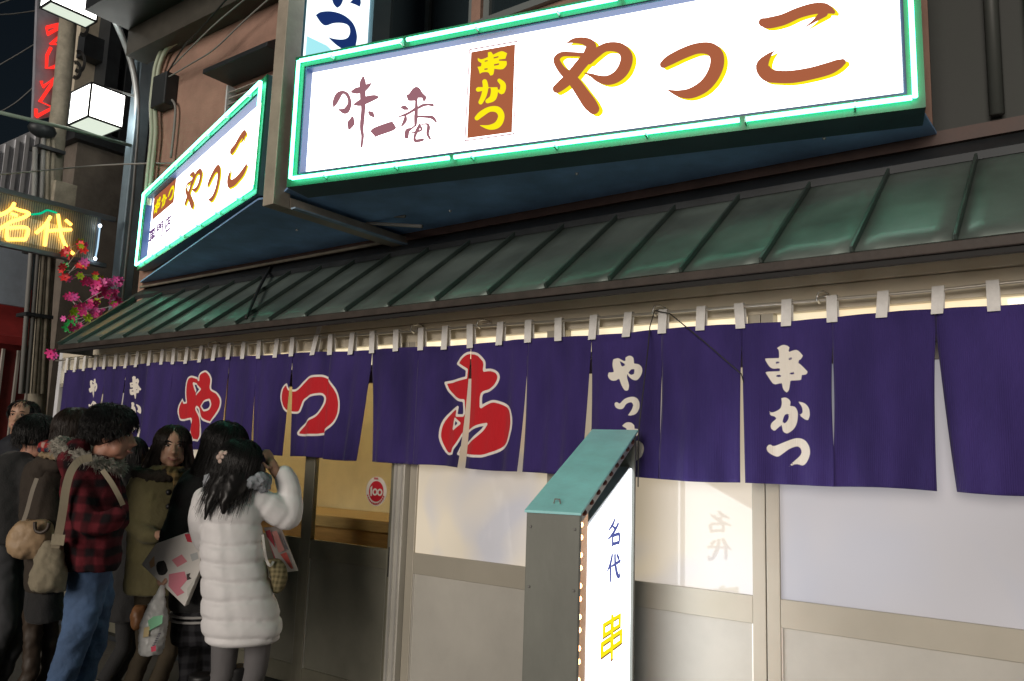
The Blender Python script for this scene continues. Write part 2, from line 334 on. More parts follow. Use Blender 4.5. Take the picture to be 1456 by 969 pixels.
# ------------------------------------------------------------------ ground
def floor_mat():
    m = mat('street_paving', (0.05,0.048,0.046), 0.55, var=0.35, vscale=3, bump=0.3, bscale=80)
    return m
g = MB().add([(-60,-40,0),(40,-40,0),(40,60,0),(-60,60,0)], [(0,1,2,3)]).build('street', floor_mat()); tag(g, kind='structure')
pv = empty('pavement', (0,0,0)); tag(pv, kind='structure')
M_pave = mat('pavement_slab', (0.085,0.08,0.075), 0.6, var=0.3, vscale=4, bump=0.25, bscale=60)
sl_me = B((0,0,0), (0.592,0.592,0.012)).build('paving_slab', M_pave, pv, bevel=0.004)
first = True
for ix in range(13):
    for iy in range(3):
        o = sl_me if first else sl_me.copy()
        if not first: COL.objects.link(o); o.parent = pv
        first = False
        o.location = (-8.4+ix*0.6, -1.85+iy*0.6, 0.004+random.uniform(-.0015,.0015))

# ------------------------------------------------------------------ shop building
XL, XR, YW = -7.4, 1.6, 0.4
bd = empty('shop_building', (-3,0.4,0), 'brown mortar shop building behind the big lit sign', 'building')
# wall with real window openings: pieces butted around them
WZ0, WZ1 = 4.42, 5.7
win = [(-4.32,-3.42),(-3.34,-2.44),(-2.36,-1.46)]
wb = MB()
wb.box((XL,YW,2.86),(-.62,YW+0.2,WZ0))
wb.box((XL,YW,WZ0),(win[0][0],YW+0.2,WZ1)); wb.box((win[-1][1],YW,WZ0),(-.62,YW+0.2,WZ1)); wb.box((XL,YW,WZ1),(-.62,YW+0.2,8))
for a, b in zip(win[:-1], win[1:]): wb.box((a[1],YW,WZ0),(b[0],YW+0.2,WZ1))
wb.build('wall', M_wall, bd)
B((-.618,YW-.004,2.86),(XR,YW+0.2,8)).build('dark_wall_part', mat('dark_green_wall',(0.028,0.032,0.028),.6,var=.4,vscale=3), bd)  # right part of the upper wall, in a darker tone
B((XL,YW+0.2,0),(XL+0.2,4,8)).build('side_wall', M_wall, bd)
M_glassd = mat('dark_window_glass', (0.02,0.03,0.035), 0.08, spec=0.8)
M_wfr = mat('grey_window_frame', (0.22,0.25,0.25), 0.4, 0.3)
for a, b in win:
    w_ = MB(); w_.box((a,YW+.03,WZ0),(b,YW+.09,WZ0+.05)); w_.box((a,YW+.03,WZ1-.05),(b,YW+.09,WZ1)); w_.box((a,YW+.03,WZ0+.05),(a+.05,YW+.09,WZ1-.05)); w_.box((b-.05,YW+.03,WZ0+.05),(b,YW+.09,WZ1-.05)); w_.box(((a+b)/2-.02,YW+.035,WZ0+.05),((a+b)/2+.02,YW+.088,WZ1-.05))
    fr = w_.build('window', M_wfr, bd)
    B((a+.05,YW+.06,WZ0+.05),(b-.05,YW+.066,WZ1-.05)).build('pane', M_glassd, fr)
    B((a-.03,YW-.04,WZ0-.05),(b+.03,YW+.03,WZ0-.002)).build('sill', M_wfr, fr)
# upper overhang and its beam
zo = hy(240,75,YW).z
B((XL-0.25,-0.25,zo+.25),(XR,YW-.003,zo+0.5)).build('overhang', M_dark, bd)
B((XL-0.25,0.18,zo-.02),(XR,YW-.003,zo+0.25)).build('overhang_beam', mat('dark_timber',(0.06,0.055,0.045),0.7,var=0.3), bd)
# vent with hood and louvres
vp0, vp1 = hy(345,92,YW), hy(412,56,YW)
hood = MB(); x0, x1 = vp0.x-.12, vp1.x+.12; zt = vp1.z+.03
hood.hexa([(x0,YW-.30,zt-.26),(x1,YW-.30,zt-.26),(x1,YW-.003,zt-.26),(x0,YW-.003,zt-.26),(x0,YW-.30,zt-.22),(x1,YW-.30,zt-.22),(x1,YW-.003,zt),(x0,YW-.003,zt)])
hd_ = hood.build('vent_hood', M_dark, bd, bevel=.004)
for k in range(9):
    z = zt-.34-k*.055
    MB().hexa([(x0+.08,YW-.09,z-.03),(x1-.05,YW-.09,z-.03),(x1-.05,YW-.09,z-.024),(x0+.08,YW-.09,z-.024),(x0+.08,YW-.004,z),(x1-.05,YW-.004,z),(x1-.05,YW-.004,z+.006),(x0+.08,YW-.004,z+.006)]).build('louvre', M_alud, bd)
B((x0+.06,YW-.10,zt-.85),(x0+.078,YW-.003,zt-.30)).build('louvre_frame', M_white, bd)
# right hand services on the dark wall
for x, r in ((-.36,.03),(-.22,.02)):
    o = MB().tube([(x,YW-.05,3.05),(x,YW-.05,4.6)], r, 10).build('drain_pipe', mat('dark_pipe',(0.06,0.065,0.06),.5), None, smooth=True)
    tag(o, 'thick dark pipe on the wall right of the big sign' if r > .025 else 'thin dark pipe at the far right wall edge', 'pipe')
# shop floor slab, interior and back walls
B((XL+.2,0.12,0.0),(XR,3.2,0.02)).build('shop_floor', M_conc, bd)
M_int = mat('cream_interior_wall', (0.78,0.66,0.42), 0.8, var=0.08)
B((XL+.2,1.15,0.02),(XR,1.25,2.5)).build('interior_wall', M_int, bd)
B((XL+.2,0.12,2.5),(XR,1.25,2.55)).build('interior_ceiling', M_int, bd)
B((-3.30,0.12,0.02),(-3.26,1.15,2.5)).build('interior_partition', M_int, bd)
ct = empty('serving_counter', (-4.6,0.8,0.02), 'wooden counter seen through the entrance door glass', 'counter')
B((-6.4,0.55,0.02),(-3.4,1.1,0.98)).build('counter_front', mat('orange_wood',(0.55,0.30,0.10),.5,var=.2,vscale=6,stretch=(1,1,8)), ct, bevel=.004)
B((-6.4,0.50,0.98),(-3.4,1.12,1.06)).build('counter_top', mat('light_wood',(0.50,0.33,0.14),.4,var=.2,stretch=(1,8,8)), ct, bevel=.004)
E_tube = emis('ceiling_tube_light', (1.0,0.80,0.45), 22.0)
for k, x in enumerate((-6.2,-4.4)):
    cl = empty('ceiling_light', (x,0.5,2.4), ('far' if k == 0 else 'near')+' warm tube light under the shop ceiling behind the entrance doors', 'lamp')
    B((x-.55,.42,2.44),(x+.55,.58,2.498)).build('fitting', M_white, cl)
    MB().tube([(x-.5,.5,2.41),(x+.5,.5,2.41)], .02, 8).build('tube', E_tube, cl, smooth=True)

# ------------------------------------------------------------------ awning
YE, ZE, YR, ZR = -0.40, 2.325, 0.36, 2.905
M_lint = mat('cream_lintel', (0.70,0.64,0.52), .42, .0, var=.06, vscale=2)
aw = empty('awning', (-3.5,-.02,2.32), 'long weathered standing seam metal awning above the curtain', 'awning')
xe0 = hy(87,486,YE).x; xr0 = hy(205,402,YR).x
def aw_pt(x, t, lift=0.0):      # t 0 eave .. 1 ridge
    n = Vector((0, -(ZR-ZE), (YR-YE))).normalized()
    return Vector((x, YE+(YR-YE)*t, ZE+(ZR-ZE)*t)) + n*lift
xs = []; x = 1.31
while x > xe0+0.25: xs.append(x); x -= 0.3495
xs.append(xe0)
for i in range(len(xs)-1):
    b, a = xs[i], xs[i+1]; ar = max(a, xr0) if a == xe0 else a
    sag = random.uniform(-.0015,.0015)
    rows = []
    for k in range(7):
        t = k/6; aa = a+(ar-a)*t
        rows.append([aw_pt(aa+(b-aa)*q/4, t, sag*math.sin(pi*q/4)+.0015*math.sin(5*t+i*1.7)*math.sin(pi*q/4)) for q in range(5)])
    mb = MB(); vs = [p for r_ in rows for p in r_]
    fs = [(k*5+q, k*5+q+1, (k+1)*5+q+1, (k+1)*5+q) for k in range(6) for q in range(4)]
    mb.add(vs, fs)
    o = mb.build('roof_panel', M_awn, aw, smooth=True)
    so_ = o.modifiers.new('solid', 'SOLIDIFY'); so_.thickness = .004; so_.offset = -1
    MB().hexa([aw_pt(b-.008,-.012,.001), aw_pt(b+.008,-.012,.001), aw_pt(b+.008,1,.001), aw_pt(b-.008,1,.001), aw_pt(b-.006,-.012,.026), aw_pt(b+.006,-.012,.026), aw_pt(b+.006,1,.026), aw_pt(b-.006,1,.026)]).build('seam', M_seam, aw, bevel=.003)
# hip edge at the far left end
MB().hexa([aw_pt(xe0-.02,-.01,-.01), aw_pt(xe0+.03,-.01,-.01), aw_pt(xr0+.03,1,-.01), aw_pt(xr0-.02,1,-.01), aw_pt(xe0-.02,-.01,.03), aw_pt(xe0+.03,-.01,.03), aw_pt(xr0+.03,1,.03), aw_pt(xr0-.02,1,.03)]).build('end_flashing', M_seam, aw)
B((xe0-.02,YE-.012,ZE-.045),(XR,YE+.03,ZE-.006)).build('fascia', M_rust, aw, bevel=.004)
B((xe0-.02,YE+.004,ZE-.066),(XR,YE+.03,ZE-.047)).build('gutter_board', M_black, aw)
B((xe0+.1,YE+.07,ZE+.008),(XR,0.02,ZE+.016)).build('soffit', M_lint, aw)
MB().prism([(xr0-.05,YR-.10,ZR-.072),(xr0-.05,YR+.037,ZR+.03),(xr0-.05,YR+.037,ZR+.065),(xr0-.05,YR-.10,ZR-.035)], (XR-xr0+.05,0,0)).build('ridge_flashing', M_dark, aw)
MB().tube([(xr0-.02,YR-.02,ZR+.065),(-3.95,YR-.02,ZR+.07)], .012, 8).build('ridge_pipe', M_util, aw, smooth=True)
B((xr0-.05,YR+.012,ZR+.066),(XR,YR+.037,ZR+.13)).build('wall_flashing', M_flash, aw)
# triangular end cheek so the awning has a closed end
MB().prism([(xr0+.02,YE+.03,ZE-.05),(xr0+.02,YW-.003,ZE-.05),(xr0+.02,YW-.003,ZR-.01)], (0.02,0,0)).build('end_cheek', M_dark, aw)

# ------------------------------------------------------------------ shop front frame
ff = empty('shopfront_frame', (-3.5,0,0), 'beige aluminium lintel and posts framing the sliding doors', 'door frame')
FX0 = hy(97,520,0).x
B((FX0,-.06,2.286),(XR,.06,2.36)).build('lintel', M_lint, ff, bevel=.004)
B((FX0,-.045,2.178),(XR,.06,2.2835)).build('head_rail', M_lint, ff, bevel=.003)
B((FX0,-.05,2.02),(XR,.06,2.055)).build('transom_bar', M_alu, ff, bevel=.003)
B((FX0-.06,-.06,0.012),(FX0,.06,2.36)).build('end_post', M_white, ff, bevel=.004)
B((FX0,-.07,0.012),(XR,.07,.05)).build('threshold', M_dark, ff)
seamx = [-.20,-1.27,-2.355,-3.41,-4.24,-5.3,-6.35]
for sx in seamx:
    B((sx-.058,-.055,2.0555),(sx-.002,.04,2.1775)).build('transom_post', M_alu, ff, bevel=.002)
    B((sx+.002,-.055,2.0555),(sx+.058,.04,2.1775)).build('transom_post', M_alu, ff, bevel=.002)
B((-3.475,-.06,.05),(-3.385,.07,2.02)).build('post', M_alud, ff, bevel=.003)
for dx in (-.066,-.03,.0905): pass
B((-3.452,-.068,.05),(-3.440,-.0605,2.02)).build('post_bead', mat('bright_aluminium',(0.75,0.74,0.7),.3,.6), ff)
B((-3.405,-.068,.05),(-3.395,-.0605,2.02)).build('post_bead', MATS['bright_aluminium'], ff)
# glass
def pane_mat(name, base, warm, strength, cool=(.62,.60,.66)):  # blurred interior light painted as blotchy emission in the pane
    m = mat(name, base, 0.04, spec=0.9, emit=strength, ecol=warm)
    n = m.node_tree; b = n.nodes['Principled BSDF']
    tc = n.nodes.new('ShaderNodeTexCoord'); t = n.nodes.new('ShaderNodeTexNoise'); t.inputs['Scale'].default_value = 1.1; t.inputs['Detail'].default_value = 1
    n.links.new(tc.outputs['Object'], t.inputs['Vector'])
    r = n.nodes.new('ShaderNodeMapRange'); r.inputs['From Min'].default_value = .3; r.inputs['From Max'].default_value = .7
    r.inputs['To Min'].default_value = strength*.7; r.inputs['To Max'].default_value = strength*1.2
    n.links.new(t.outputs['Fac'], r.inputs['Value']); n.links.new(r.outputs[0], b.inputs['Emission Strength'])
    t2 = n.nodes.new('ShaderNodeTexNoise'); t2.inputs['Scale'].default_value = 1.7; t2.inputs['Detail'].default_value = 2; t2.inputs['Distortion'].default_value = .4
    mp_ = n.nodes.new('ShaderNodeMapping'); mp_.inputs['Location'].default_value = (3.1,0,1.7); n.links.new(tc.outputs['Object'], mp_.inputs[0]); n.links.new(mp_.outputs[0], t2.inputs['Vector'])
    cr = n.nodes.new('ShaderNodeValToRGB'); cr.color_ramp.elements[0].position = .32; cr.color_ramp.elements[1].position = .50
    cr.color_ramp.elements[0].color = (*cool, 1); cr.color_ramp.elements[1].color = (*warm, 1); n.links.new(t2.outputs['Fac'], cr.inputs[0]); n.links.new(cr.outputs[0], b.inputs['Emission Color'])
    return m
M_frost = pane_mat('frosted_lit_glass', (0.40,0.40,0.40), (1.0,0.82,0.56), 0.44)
M_frost_c = pane_mat('frosted_cool_glass', (0.40,0.40,0.43), (0.86,0.82,0.84), 0.24, (.68,.72,.86))  # cool street reflection painted into the pane's glow
M_trans = pane_mat('lit_transom_glass', (0.5,0.48,0.42), (1.0,0.86,0.58), 0.9, (1.0,0.80,0.50))
def clear_glass():
    m = bpy.data.materials.new('clear_door_glass'); m.use_nodes = True; n = m.node_tree; n.nodes.clear()
    o = n.nodes.new('ShaderNodeOutputMaterial'); mx = n.nodes.new('ShaderNodeMixShader'); t = n.nodes.new('ShaderNodeBsdfTransparent'); gl = n.nodes.new('ShaderNodeBsdfGlossy')
    t.inputs[0].default_value = (.93,.95,.93,1); gl.inputs['Roughness'].default_value = .03
    fr = n.nodes.new('ShaderNodeLayerWeight'); fr.inputs[0].default_value = .12
    n.links.new(fr.outputs['Fresnel'], mx.inputs[0]); n.links.new(t.outputs[0], mx.inputs[1]); n.links.new(gl.outputs[0], mx.inputs[2]); n.links.new(mx.outputs[0], o.inputs[0])
    return m
M_clear = clear_glass()
for a, b in zip(seamx[1:], seamx[:-1]):
    B((a+.06,-.004,2.056),(b-.06,.004,2.1775)).build('transom_pane', M_trans, ff)
B((seamx[0]+.06,-.004,2.056),(XR,.004,2.1775)).build('transom_pane', M_trans, ff)
B((FX0,-.004,2.056),(seamx[-1]-.06,.004,2.1775)).build('transom_pane', M_trans, ff)

def door(x0, x1, y, glass, label, stile=.058, frame=M_alu, panel=M_alud):
    d = empty('sliding_door', ((x0+x1)/2, y, .05), label, 'door', 'sliding doors of the shop front')
    zt, r0, r1 = 2.018, .838, .955
    for a in (x0, x1-stile): B((a,y-.018,.052),(a+stile,y+.018,zt)).build('stile', frame, d, bevel=.003)
    B((x0+stile,y-.016,zt-.07),(x1-stile,y+.016,zt)).build('top_rail', frame, d, bevel=.003)
    B((x0+stile,y-.016,r0),(x1-stile,y+.016,r1)).build('middle_rail', frame, d, bevel=.003)
    B((x0+stile,y-.016,.052),(x1-stile,y+.016,.17)).build('bottom_rail', frame, d, bevel=.003)
    B((x0+stile,y-.004,r1),(x1-stile,y+.004,zt-.07)).build('pane', glass, d)
    B((x0+stile,y-.005,.17),(x1-stile,y+.005,r0)).build('lower_panel', panel, d)
    for a in (x0+stile, x1-stile-.006): B((a,y-.012,.17),(a+.006,y-.0055,r0)).build('glazing_bead', MATS['bright_aluminium'] if 'bright_aluminium' in MATS else frame, d)
    return d
M_dkf = mat('dimmed_door_frame', (0.25,0.24,0.185), 0.4, 0.3, var=0.12)  # weaker light on the left doors put into a darker frame colour
M_dkp = mat('dimmed_lower_panel', (0.21,0.205,0.165), 0.5, 0.1, var=0.12)  # same leftward dimming painted into the panel colour
door(-.198,.86,.02, M_frost_c, 'frosted sliding door at the right edge, mostly cut off')
door(-1.268,-.202,.0, M_frost_c, 'wide frosted sliding door at the far right with pale lavender pane')
door(-2.353,-1.272,.0, M_frost, 'frosted sliding door right behind the pillar sign')
door(-3.383,-2.357,.0, M_frost, 'cream frosted sliding door between the entrance and the pillar sign')
d2 = door(-4.285,-3.479,.0, M_clear, 'dark framed entrance door with a round red sticker on its glass', frame=M_dkf, panel=M_dkp)
pull = B((-3.517,-.026,.80),(-3.503,-.0185,.97)).build('pull_handle', M_black, d2)
door(-5.28,-4.29,.02, M_clear, 'dark framed glass door behind the woman in the white coat', frame=M_dkf, panel=M_dkp)
door(-6.33,-5.32,.0, M_frost, 'lit door behind the woman in the olive coat', frame=M_dkf, panel=M_dkp)
door(FX0+.01,-6.37,.0, M_frost, 'lit door at the far left end of the shop front', frame=M_dkf, panel=M_dkp)
# round sticker with a red disc and pale digits
stk = empty('round_sticker', hy(535,699,-.006), 'round white and red sticker on the entrance door glass', 'sticker')
sp = hy(535,699,-.006)
def disc(r, y, n=40): return MB().prism([(sp.x+r*math.cos(2*pi*k/n), y, sp.z+r*math.sin(2*pi*k/n)) for k in range(n)], (0,.0008,0))
disc(.088,-.0060).build('backing', mat('sticker_white',(0.8,0.76,0.68),.5), stk)
disc(.062,-.0072).build('red_disc', mat('sticker_red',(0.6,0.015,0.03),.5), stk)
def smap(x, y, l): return (sp.x+x, -.0085-l, sp.z+y)
ring = lambda cx, r: ([(cx+r*math.cos(2*pi*k/20), r*.95*math.sin(2*pi*k/20)-.004) for k in range(20)], [[(cx+r*.45*math.cos(2*pi*k/14), r*.5*math.sin(2*pi*k/14)-.004) for k in range(14)]])
glyph_mesh('print', [([(-.046,-.03),(-.034,-.03),(-.034,.034),(-.05,.02)], []), ring(-.008,.023), ring(.034,.023)], smap, MATS['sticker_white'], stk)
M_stred = MATS['sticker_red']
mb = []
for k in range(13):
    a = pi*1.12 + k*pi*.76/12; c = (.075*math.cos(a), .075*math.sin(a)); mb.append(([(c[0]-.005,c[1]-.005),(c[0]+.005,c[1]-.005),(c[0]+.005,c[1]+.005),(c[0]-.005,c[1]+.005)], []))
for k in range(4):
    c = (-.014+k*.0095, .077); mb.append(([(c[0]-.003,c[1]-.006),(c[0]+.003,c[1]-.006),(c[0]+.003,c[1]+.006),(c[0]-.003,c[1]+.006)], []))
glyph_mesh('red_print', mb, smap, M_stred, stk)

# ------------------------------------------------------------------ lit signs
def sign_box(name, BL, BR, height, label, margin=.088, depth=.2, tubes_top=((0,.22),(.222,.6),(.602,1)), tubes_bot=((0,.32),(.322,.78),(.782,1))):
    BL = Vector(BL); BR = Vector(BR); ud = (BR-BL); L = ud.length; ud.normalize(); vd = Vector((0,0,1)); vd = (vd-ud*vd.dot(ud)).normalized(); nd = ud.cross(vd)
    F = lambda u, v, w=0.0: BL+ud*u+vd*v+nd*w
    s = empty(name, F(L/2,0,-depth), label, 'sign')
    # case: back box
    c = MB(); c.hexa([F(0,0,-depth),F(L,0,-depth),F(L,0,-.012),F(0,0,-.012),F(0,height,-depth),F(L,height,-depth),F(L,height,-.012),F(0,height,-.012)])
    # carve the mouth: build as five plates instead
    c = MB(); th = .012
    c.hexa([F(0,0,-depth),F(L,0,-depth),F(L,0,-.012),F(0,0,-.012),F(0,th,-depth),F(L,th,-depth),F(L,th,-.012),F(0,th,-.012)])
    c.hexa([F(0,height-th,-depth),F(L,height-th,-depth),F(L,height-th,-.012),F(0,height-th,-.012),F(0,height,-depth),F(L,height,-depth),F(L,height,-.012),F(0,height,-.012)])
    c.hexa([F(0,th,-depth),F(th,th,-depth),F(th,th,-.012),F(0,th,-.012),F(0,height-th,-depth),F(th,height-th,-depth),F(th,height-th,-.012),F(0,height-th,-.012)])
    c.hexa([F(L-th,th,-depth),F(L,th,-depth),F(L,th,-.012),F(L-th,th,-.012),F(L-th,height-th,-depth),F(L,height-th,-depth),F(L,height-th,-.012),F(L-th,height-th,-.012)])
    c.hexa([F(th,th,-depth),F(L-th,th,-depth),F(L-th,th,-depth+th),F(th,th,-depth+th),F(th,height-th,-depth),F(L-th,height-th,-depth),F(L-th,height-th,-depth+th),F(th,height-th,-depth+th)])
    c.build('case', mat('sign_case_paint',(0.06,0.13,0.15),.45,var=.2), s)
    m = margin
    def ring(o, i, w0, w1, nm, mt):
        r = MB(); a = [(o,o),(L-o,o),(L-o,height-o),(o,height-o)]; b = [(i,i),(L-i,i),(L-i,height-i),(i,height-i)]
        for k in range(4):
            q = (k+1) % 4
            r.hexa([F(*a[k],w0),F(*a[q],w0),F(*b[q],w0),F(*b[k],w0),F(*a[k],w1),F(*a[q],w1),F(*b[q],w1),F(*b[k],w1)])
        return r.build(nm, mt, s)
    ring(0, m-.02, -.012, 0, 'frame', M_frame)
    ring(m-.02, m-.008, -.07, -.006, 'inner_return', M_inner)
    # face sheet
    MB().hexa([F(m-.008,m-.008,-.07),F(L-m+.008,m-.008,-.07),F(L-m+.008,m-.008,-.062),F(m-.008,m-.008,-.062),F(m-.008,height-m+.008,-.07),F(L-m+.008,height-m+.008,-.07),F(L-m+.008,height-m+.008,-.062),F(m-.008,height-m+.008,-.062)]).build('face', E_face, s)
    # neon tubes and their clips
    e = .040; wt = .022; rr = .0105
    def tube(p, q):
        d = (Vector(q)-Vector(p)).normalized()*.02
        t = MB().tube([p,q], rr, 10).build('neon_tube', E_neon, s, smooth=True); return t
    for a, b in tubes_top: tube(F(e+(L-2*e)*a+.012,height-e,wt), F(e+(L-2*e)*b-.012,height-e,wt))
    for a, b in tubes_bot: tube(F(e+(L-2*e)*a+.012,e,wt), F(e+(L-2*e)*b-.012,e,wt))
    tube(F(e,e,wt), F(e,height-e,wt)); tube(F(L-e,e,wt), F(L-e,height-e,wt))
    M_clip = mat('glass_tube_clip',(0.6,0.75,0.7),.2)
    for k in range(7):
        u = L*(k+.6)/7.2
        for v in (e, height-e): MB().hexa([F(u-.004,v-.02,0),F(u+.004,v-.02,0),F(u+.004,v-.02,.038),F(u-.004,v-.02,.038),F(u-.004,v+.02,0),F(u+.004,v+.02,0),F(u+.004,v+.02,.012),F(u-.004,v+.02,.012)]).build('tube_clip', M_clip, s)
    P0 = F(0,0,-.062)
    mp = lambda x, y, l=0.0: hp(x, y, P0+nd*(.003+l), nd)
    return s, F, L, mp, nd
# -- the big sign
S1, F1, L1, mp1, n1 = sign_box('lit_sign', (-3.74,-.77,2.99), (-.58,0,3.005), .785, 'huge white lit sign with green neon border and brown brush lettering')
glyph_mesh('character', g_aji, mp1, E_plum, S1); glyph_mesh('character', g_ichi, mp1, E_plum, S1); glyph_mesh('character', g_ban, mp1, E_plum, S1)
zq = zoomer(655, 50, 6.056)
glyph_mesh('panel_outline', [([zq(p) for p in g_box_outer], [[zq(p) for p in g_box_line_in]])], mp1, E_plum, S1)
glyph_mesh('brown_panel', [([zq(p) for p in g_box], [])], mp1, E_brown, S1)
for gl in (g_kushi_y, g_ka_y, g_tsu_y): glyph_mesh('character', gl, mp1, E_yel, S1, lift=.0016)
sh = lambda gl, dx, dy: [([(p[0]+dx,p[1]+dy) for p in o], [[(p[0]+dx,p[1]+dy) for p in h_] for h_ in hs]) for o, hs in gl]
for gl in (g_ya, g_tsu, g_ko):
    glyph_mesh('yellow_shadow', sh(gl, 5.5, 3.2), mp1, E_yel, S1)
    glyph_mesh('character', gl, mp1, E_brown, S1, lift=.003)
# -- the left sign
S2, F2, L2, mp2, n2 = sign_box('lit_sign', (-7.33,.335,3.14), (-4.13,-.69,3.04), .76, 'smaller slanting lit sign left of the big one, green neon border', depth=.1,
    tubes_top=((0,.5),(.502,1)), tubes_bot=((0,.5),(.502,1)))
zl = lambda *q: qz(195, 160, 4.617, *q)
glyph_mesh('brown_panel', [(zl((112,560),(258,432),(240,590),(98,710)), [])], mp2, E_brown, S2)
glyph_mesh('character', remap(g_kushi_y, zl((118,580),(156,548),(148,645),(108,680))), mp2, E_yel, S2, lift=.0016)
glyph_mesh('character', remap(g_ka_y, zl((163,545),(200,513),(194,602),(156,636))), mp2, E_yel, S2, lift=.0016)
glyph_mesh('character', remap(g_tsu_y, zl((206,505),(246,470),(240,560),(200,596))), mp2, E_yel, S2, lift=.0016)
for gl, q in ((g_ya, zl((318,425),(430,338),(420,572),(305,695))), (g_tsu, zl((462,400),(550,325),(540,545),(455,612))), (g_ko, zl((612,180),(735,92),(718,440),(585,512)))):
    gg = remap(gl, q); glyph_mesh('yellow_shadow', sh(gg, 1.6, 2.0), mp2, E_yel, S2); glyph_mesh('character', gg, mp2, E_brown, S2, lift=.003)
for gl, q in ((g_sen, zl((80,775),(124,742),(118,850),(74,890))), (g_mon, zl((131,735),(174,703),(168,808),(124,846))), (g_ten, zl((182,695),(226,660),(220,768),(176,806)))):
    glyph_mesh('character', remap(gl, q), mp2, emis('purple_print',(0.16,0.07,0.22),1.0), S2)
# -- canopy body between the signs and the wall
cb = empty('sign_canopy', (-3.9,.2,3.0), 'dark metal soffit and steel carrying the lit signs', 'sign support')
zb = 3.022
sof = [F1(L1-.02,0,-.03), F1(.02,0,-.03), Vector((-3.99,-.62,0)), F2(L2-.05,0,-.03), F2(.05,0,-.03), Vector((-7.3,YW-.003,0)), Vector((-.6,YW-.003,0))]
sof = [(p.x,p.y,zb) for p in sof]
MB().prism(sof, (0,0,.012)).build('soffit', M_soffit, cb)
ap = Vector((-3.90,-.705,0))
B((ap.x-.10,ap.y-.03,2.93),(ap.x+.0,ap.y+.09,5.8)).build('corner_post', M_steel, cb, bevel=.004)
B((ap.x-.17,ap.y+.07,3.06),(ap.x-.10,ap.y+.095,3.80)).build('side_panel', M_bluepanel, cb)
B((ap.x-.10,ap.y+.09,2.93),(ap.x-.0,YW-.003,3.0)).build('beam', M_steel, cb, bevel=.004)
B((ap.x+.0,ap.y+.1,2.93),(ap.x+.04,YW-.003,2.94)).build('beam_flange', M_bluepanel, cb)
for q in ((820,247),(1172,196),(422,327),(640,300)):
    p = hz(*q, zb-.004); MB().ball(p, .010, 8, 5).build('screw', mat('bright_screw',(0.9,0.9,0.9),.2,.5), cb, smooth=True)
for pts in ([(505,302),(512,296),(540,306),(575,308),(580,292)], [(500,312),(530,318),(600,322)]):
    MB().tube([hy(*p, .05) for p in pts], .012, 8).build('conduit', M_wireg, cb, smooth=True)
for a, b in (((418,305),(400,352)), ((425,330),(430,352))):
    MB().tube([hy(*a,.1), hy(*b,.3)], .006, 6).build('stay', M_wireg, cb)
# -- tall sign above
PT = Vector((-3.80,-.50,0)); ut = Vector((.971,.238,0)).normalized(); ntv = Vector((ut.y,-ut.x,0))
TF = lambda u, v, w=0.0: PT+ut*u+Vector((0,0,v))+ntv*w
S3 = empty('tall_lit_sign', TF(.2,3.85), 'tall white and cyan lit sign with navy letters rising behind the big sign', 'sign')
u0 = (hp(436,10,PT,ntv)-PT).dot(ut); u1 = (hp(524,10,PT,ntv)-PT).dot(ut)
MB().hexa([TF(u0-.03,3.82,-.2),TF(u1+.03,3.82,-.2),TF(u1+.03,3.82,-.012),TF(u0-.03,3.82,-.012),TF(u0-.03,5.9,-.2),TF(u1+.03,5.9,-.2),TF(u1+.03,5.9,-.012),TF(u0-.03,5.9,-.012)]).build('case', mat('blue_case',(0.10,0.24,0.32),.4), S3)
MB().hexa([TF(u0,3.85,-.0115),TF(u1,3.85,-.0115),TF(u1,3.85,0),TF(u0,3.85,0),TF(u0,5.87,-.0115),TF(u1,5.87,-.0115),TF(u1,5.87,0),TF(u0,5.87,0)]).build('face', emis('cyan_white_face',(0.86,0.97,1.0),1.6), S3)
mp3 = lambda x, y, l=0.0: hp(x, y, PT+ntv*(.003+l), ntv)
G3 = (420, 0, 10.77)
glyph_mesh('character', [PO(*G3, [(312,235),(380,190),(500,175),(620,190),(740,235),(840,310),(905,400),(940,520),(940,620),(900,760),(800,800),(705,745),(600,670),(500,572),(600,600),(720,608),(800,580),(835,510),(830,430),(790,380),(700,355),(580,360),(465,395),(390,350)])], mp3, E_navy, S3)
glyph_mesh('character', [PO(*G3, [(560,-60),(735,-60),(725,20),(690,90),(640,125),(595,80),(565,10)]), PO(*G3, [(835,45),(900,-20),(985,-60),(1003,40),(985,108),(920,75)])], mp3, E_navy, S3)
glyph_mesh('cyan_wedge', [(Z(*G3, [(178,555),(480,700),(620,830),(600,900),(150,900)]), [])], mp3, E_cyan, S3)
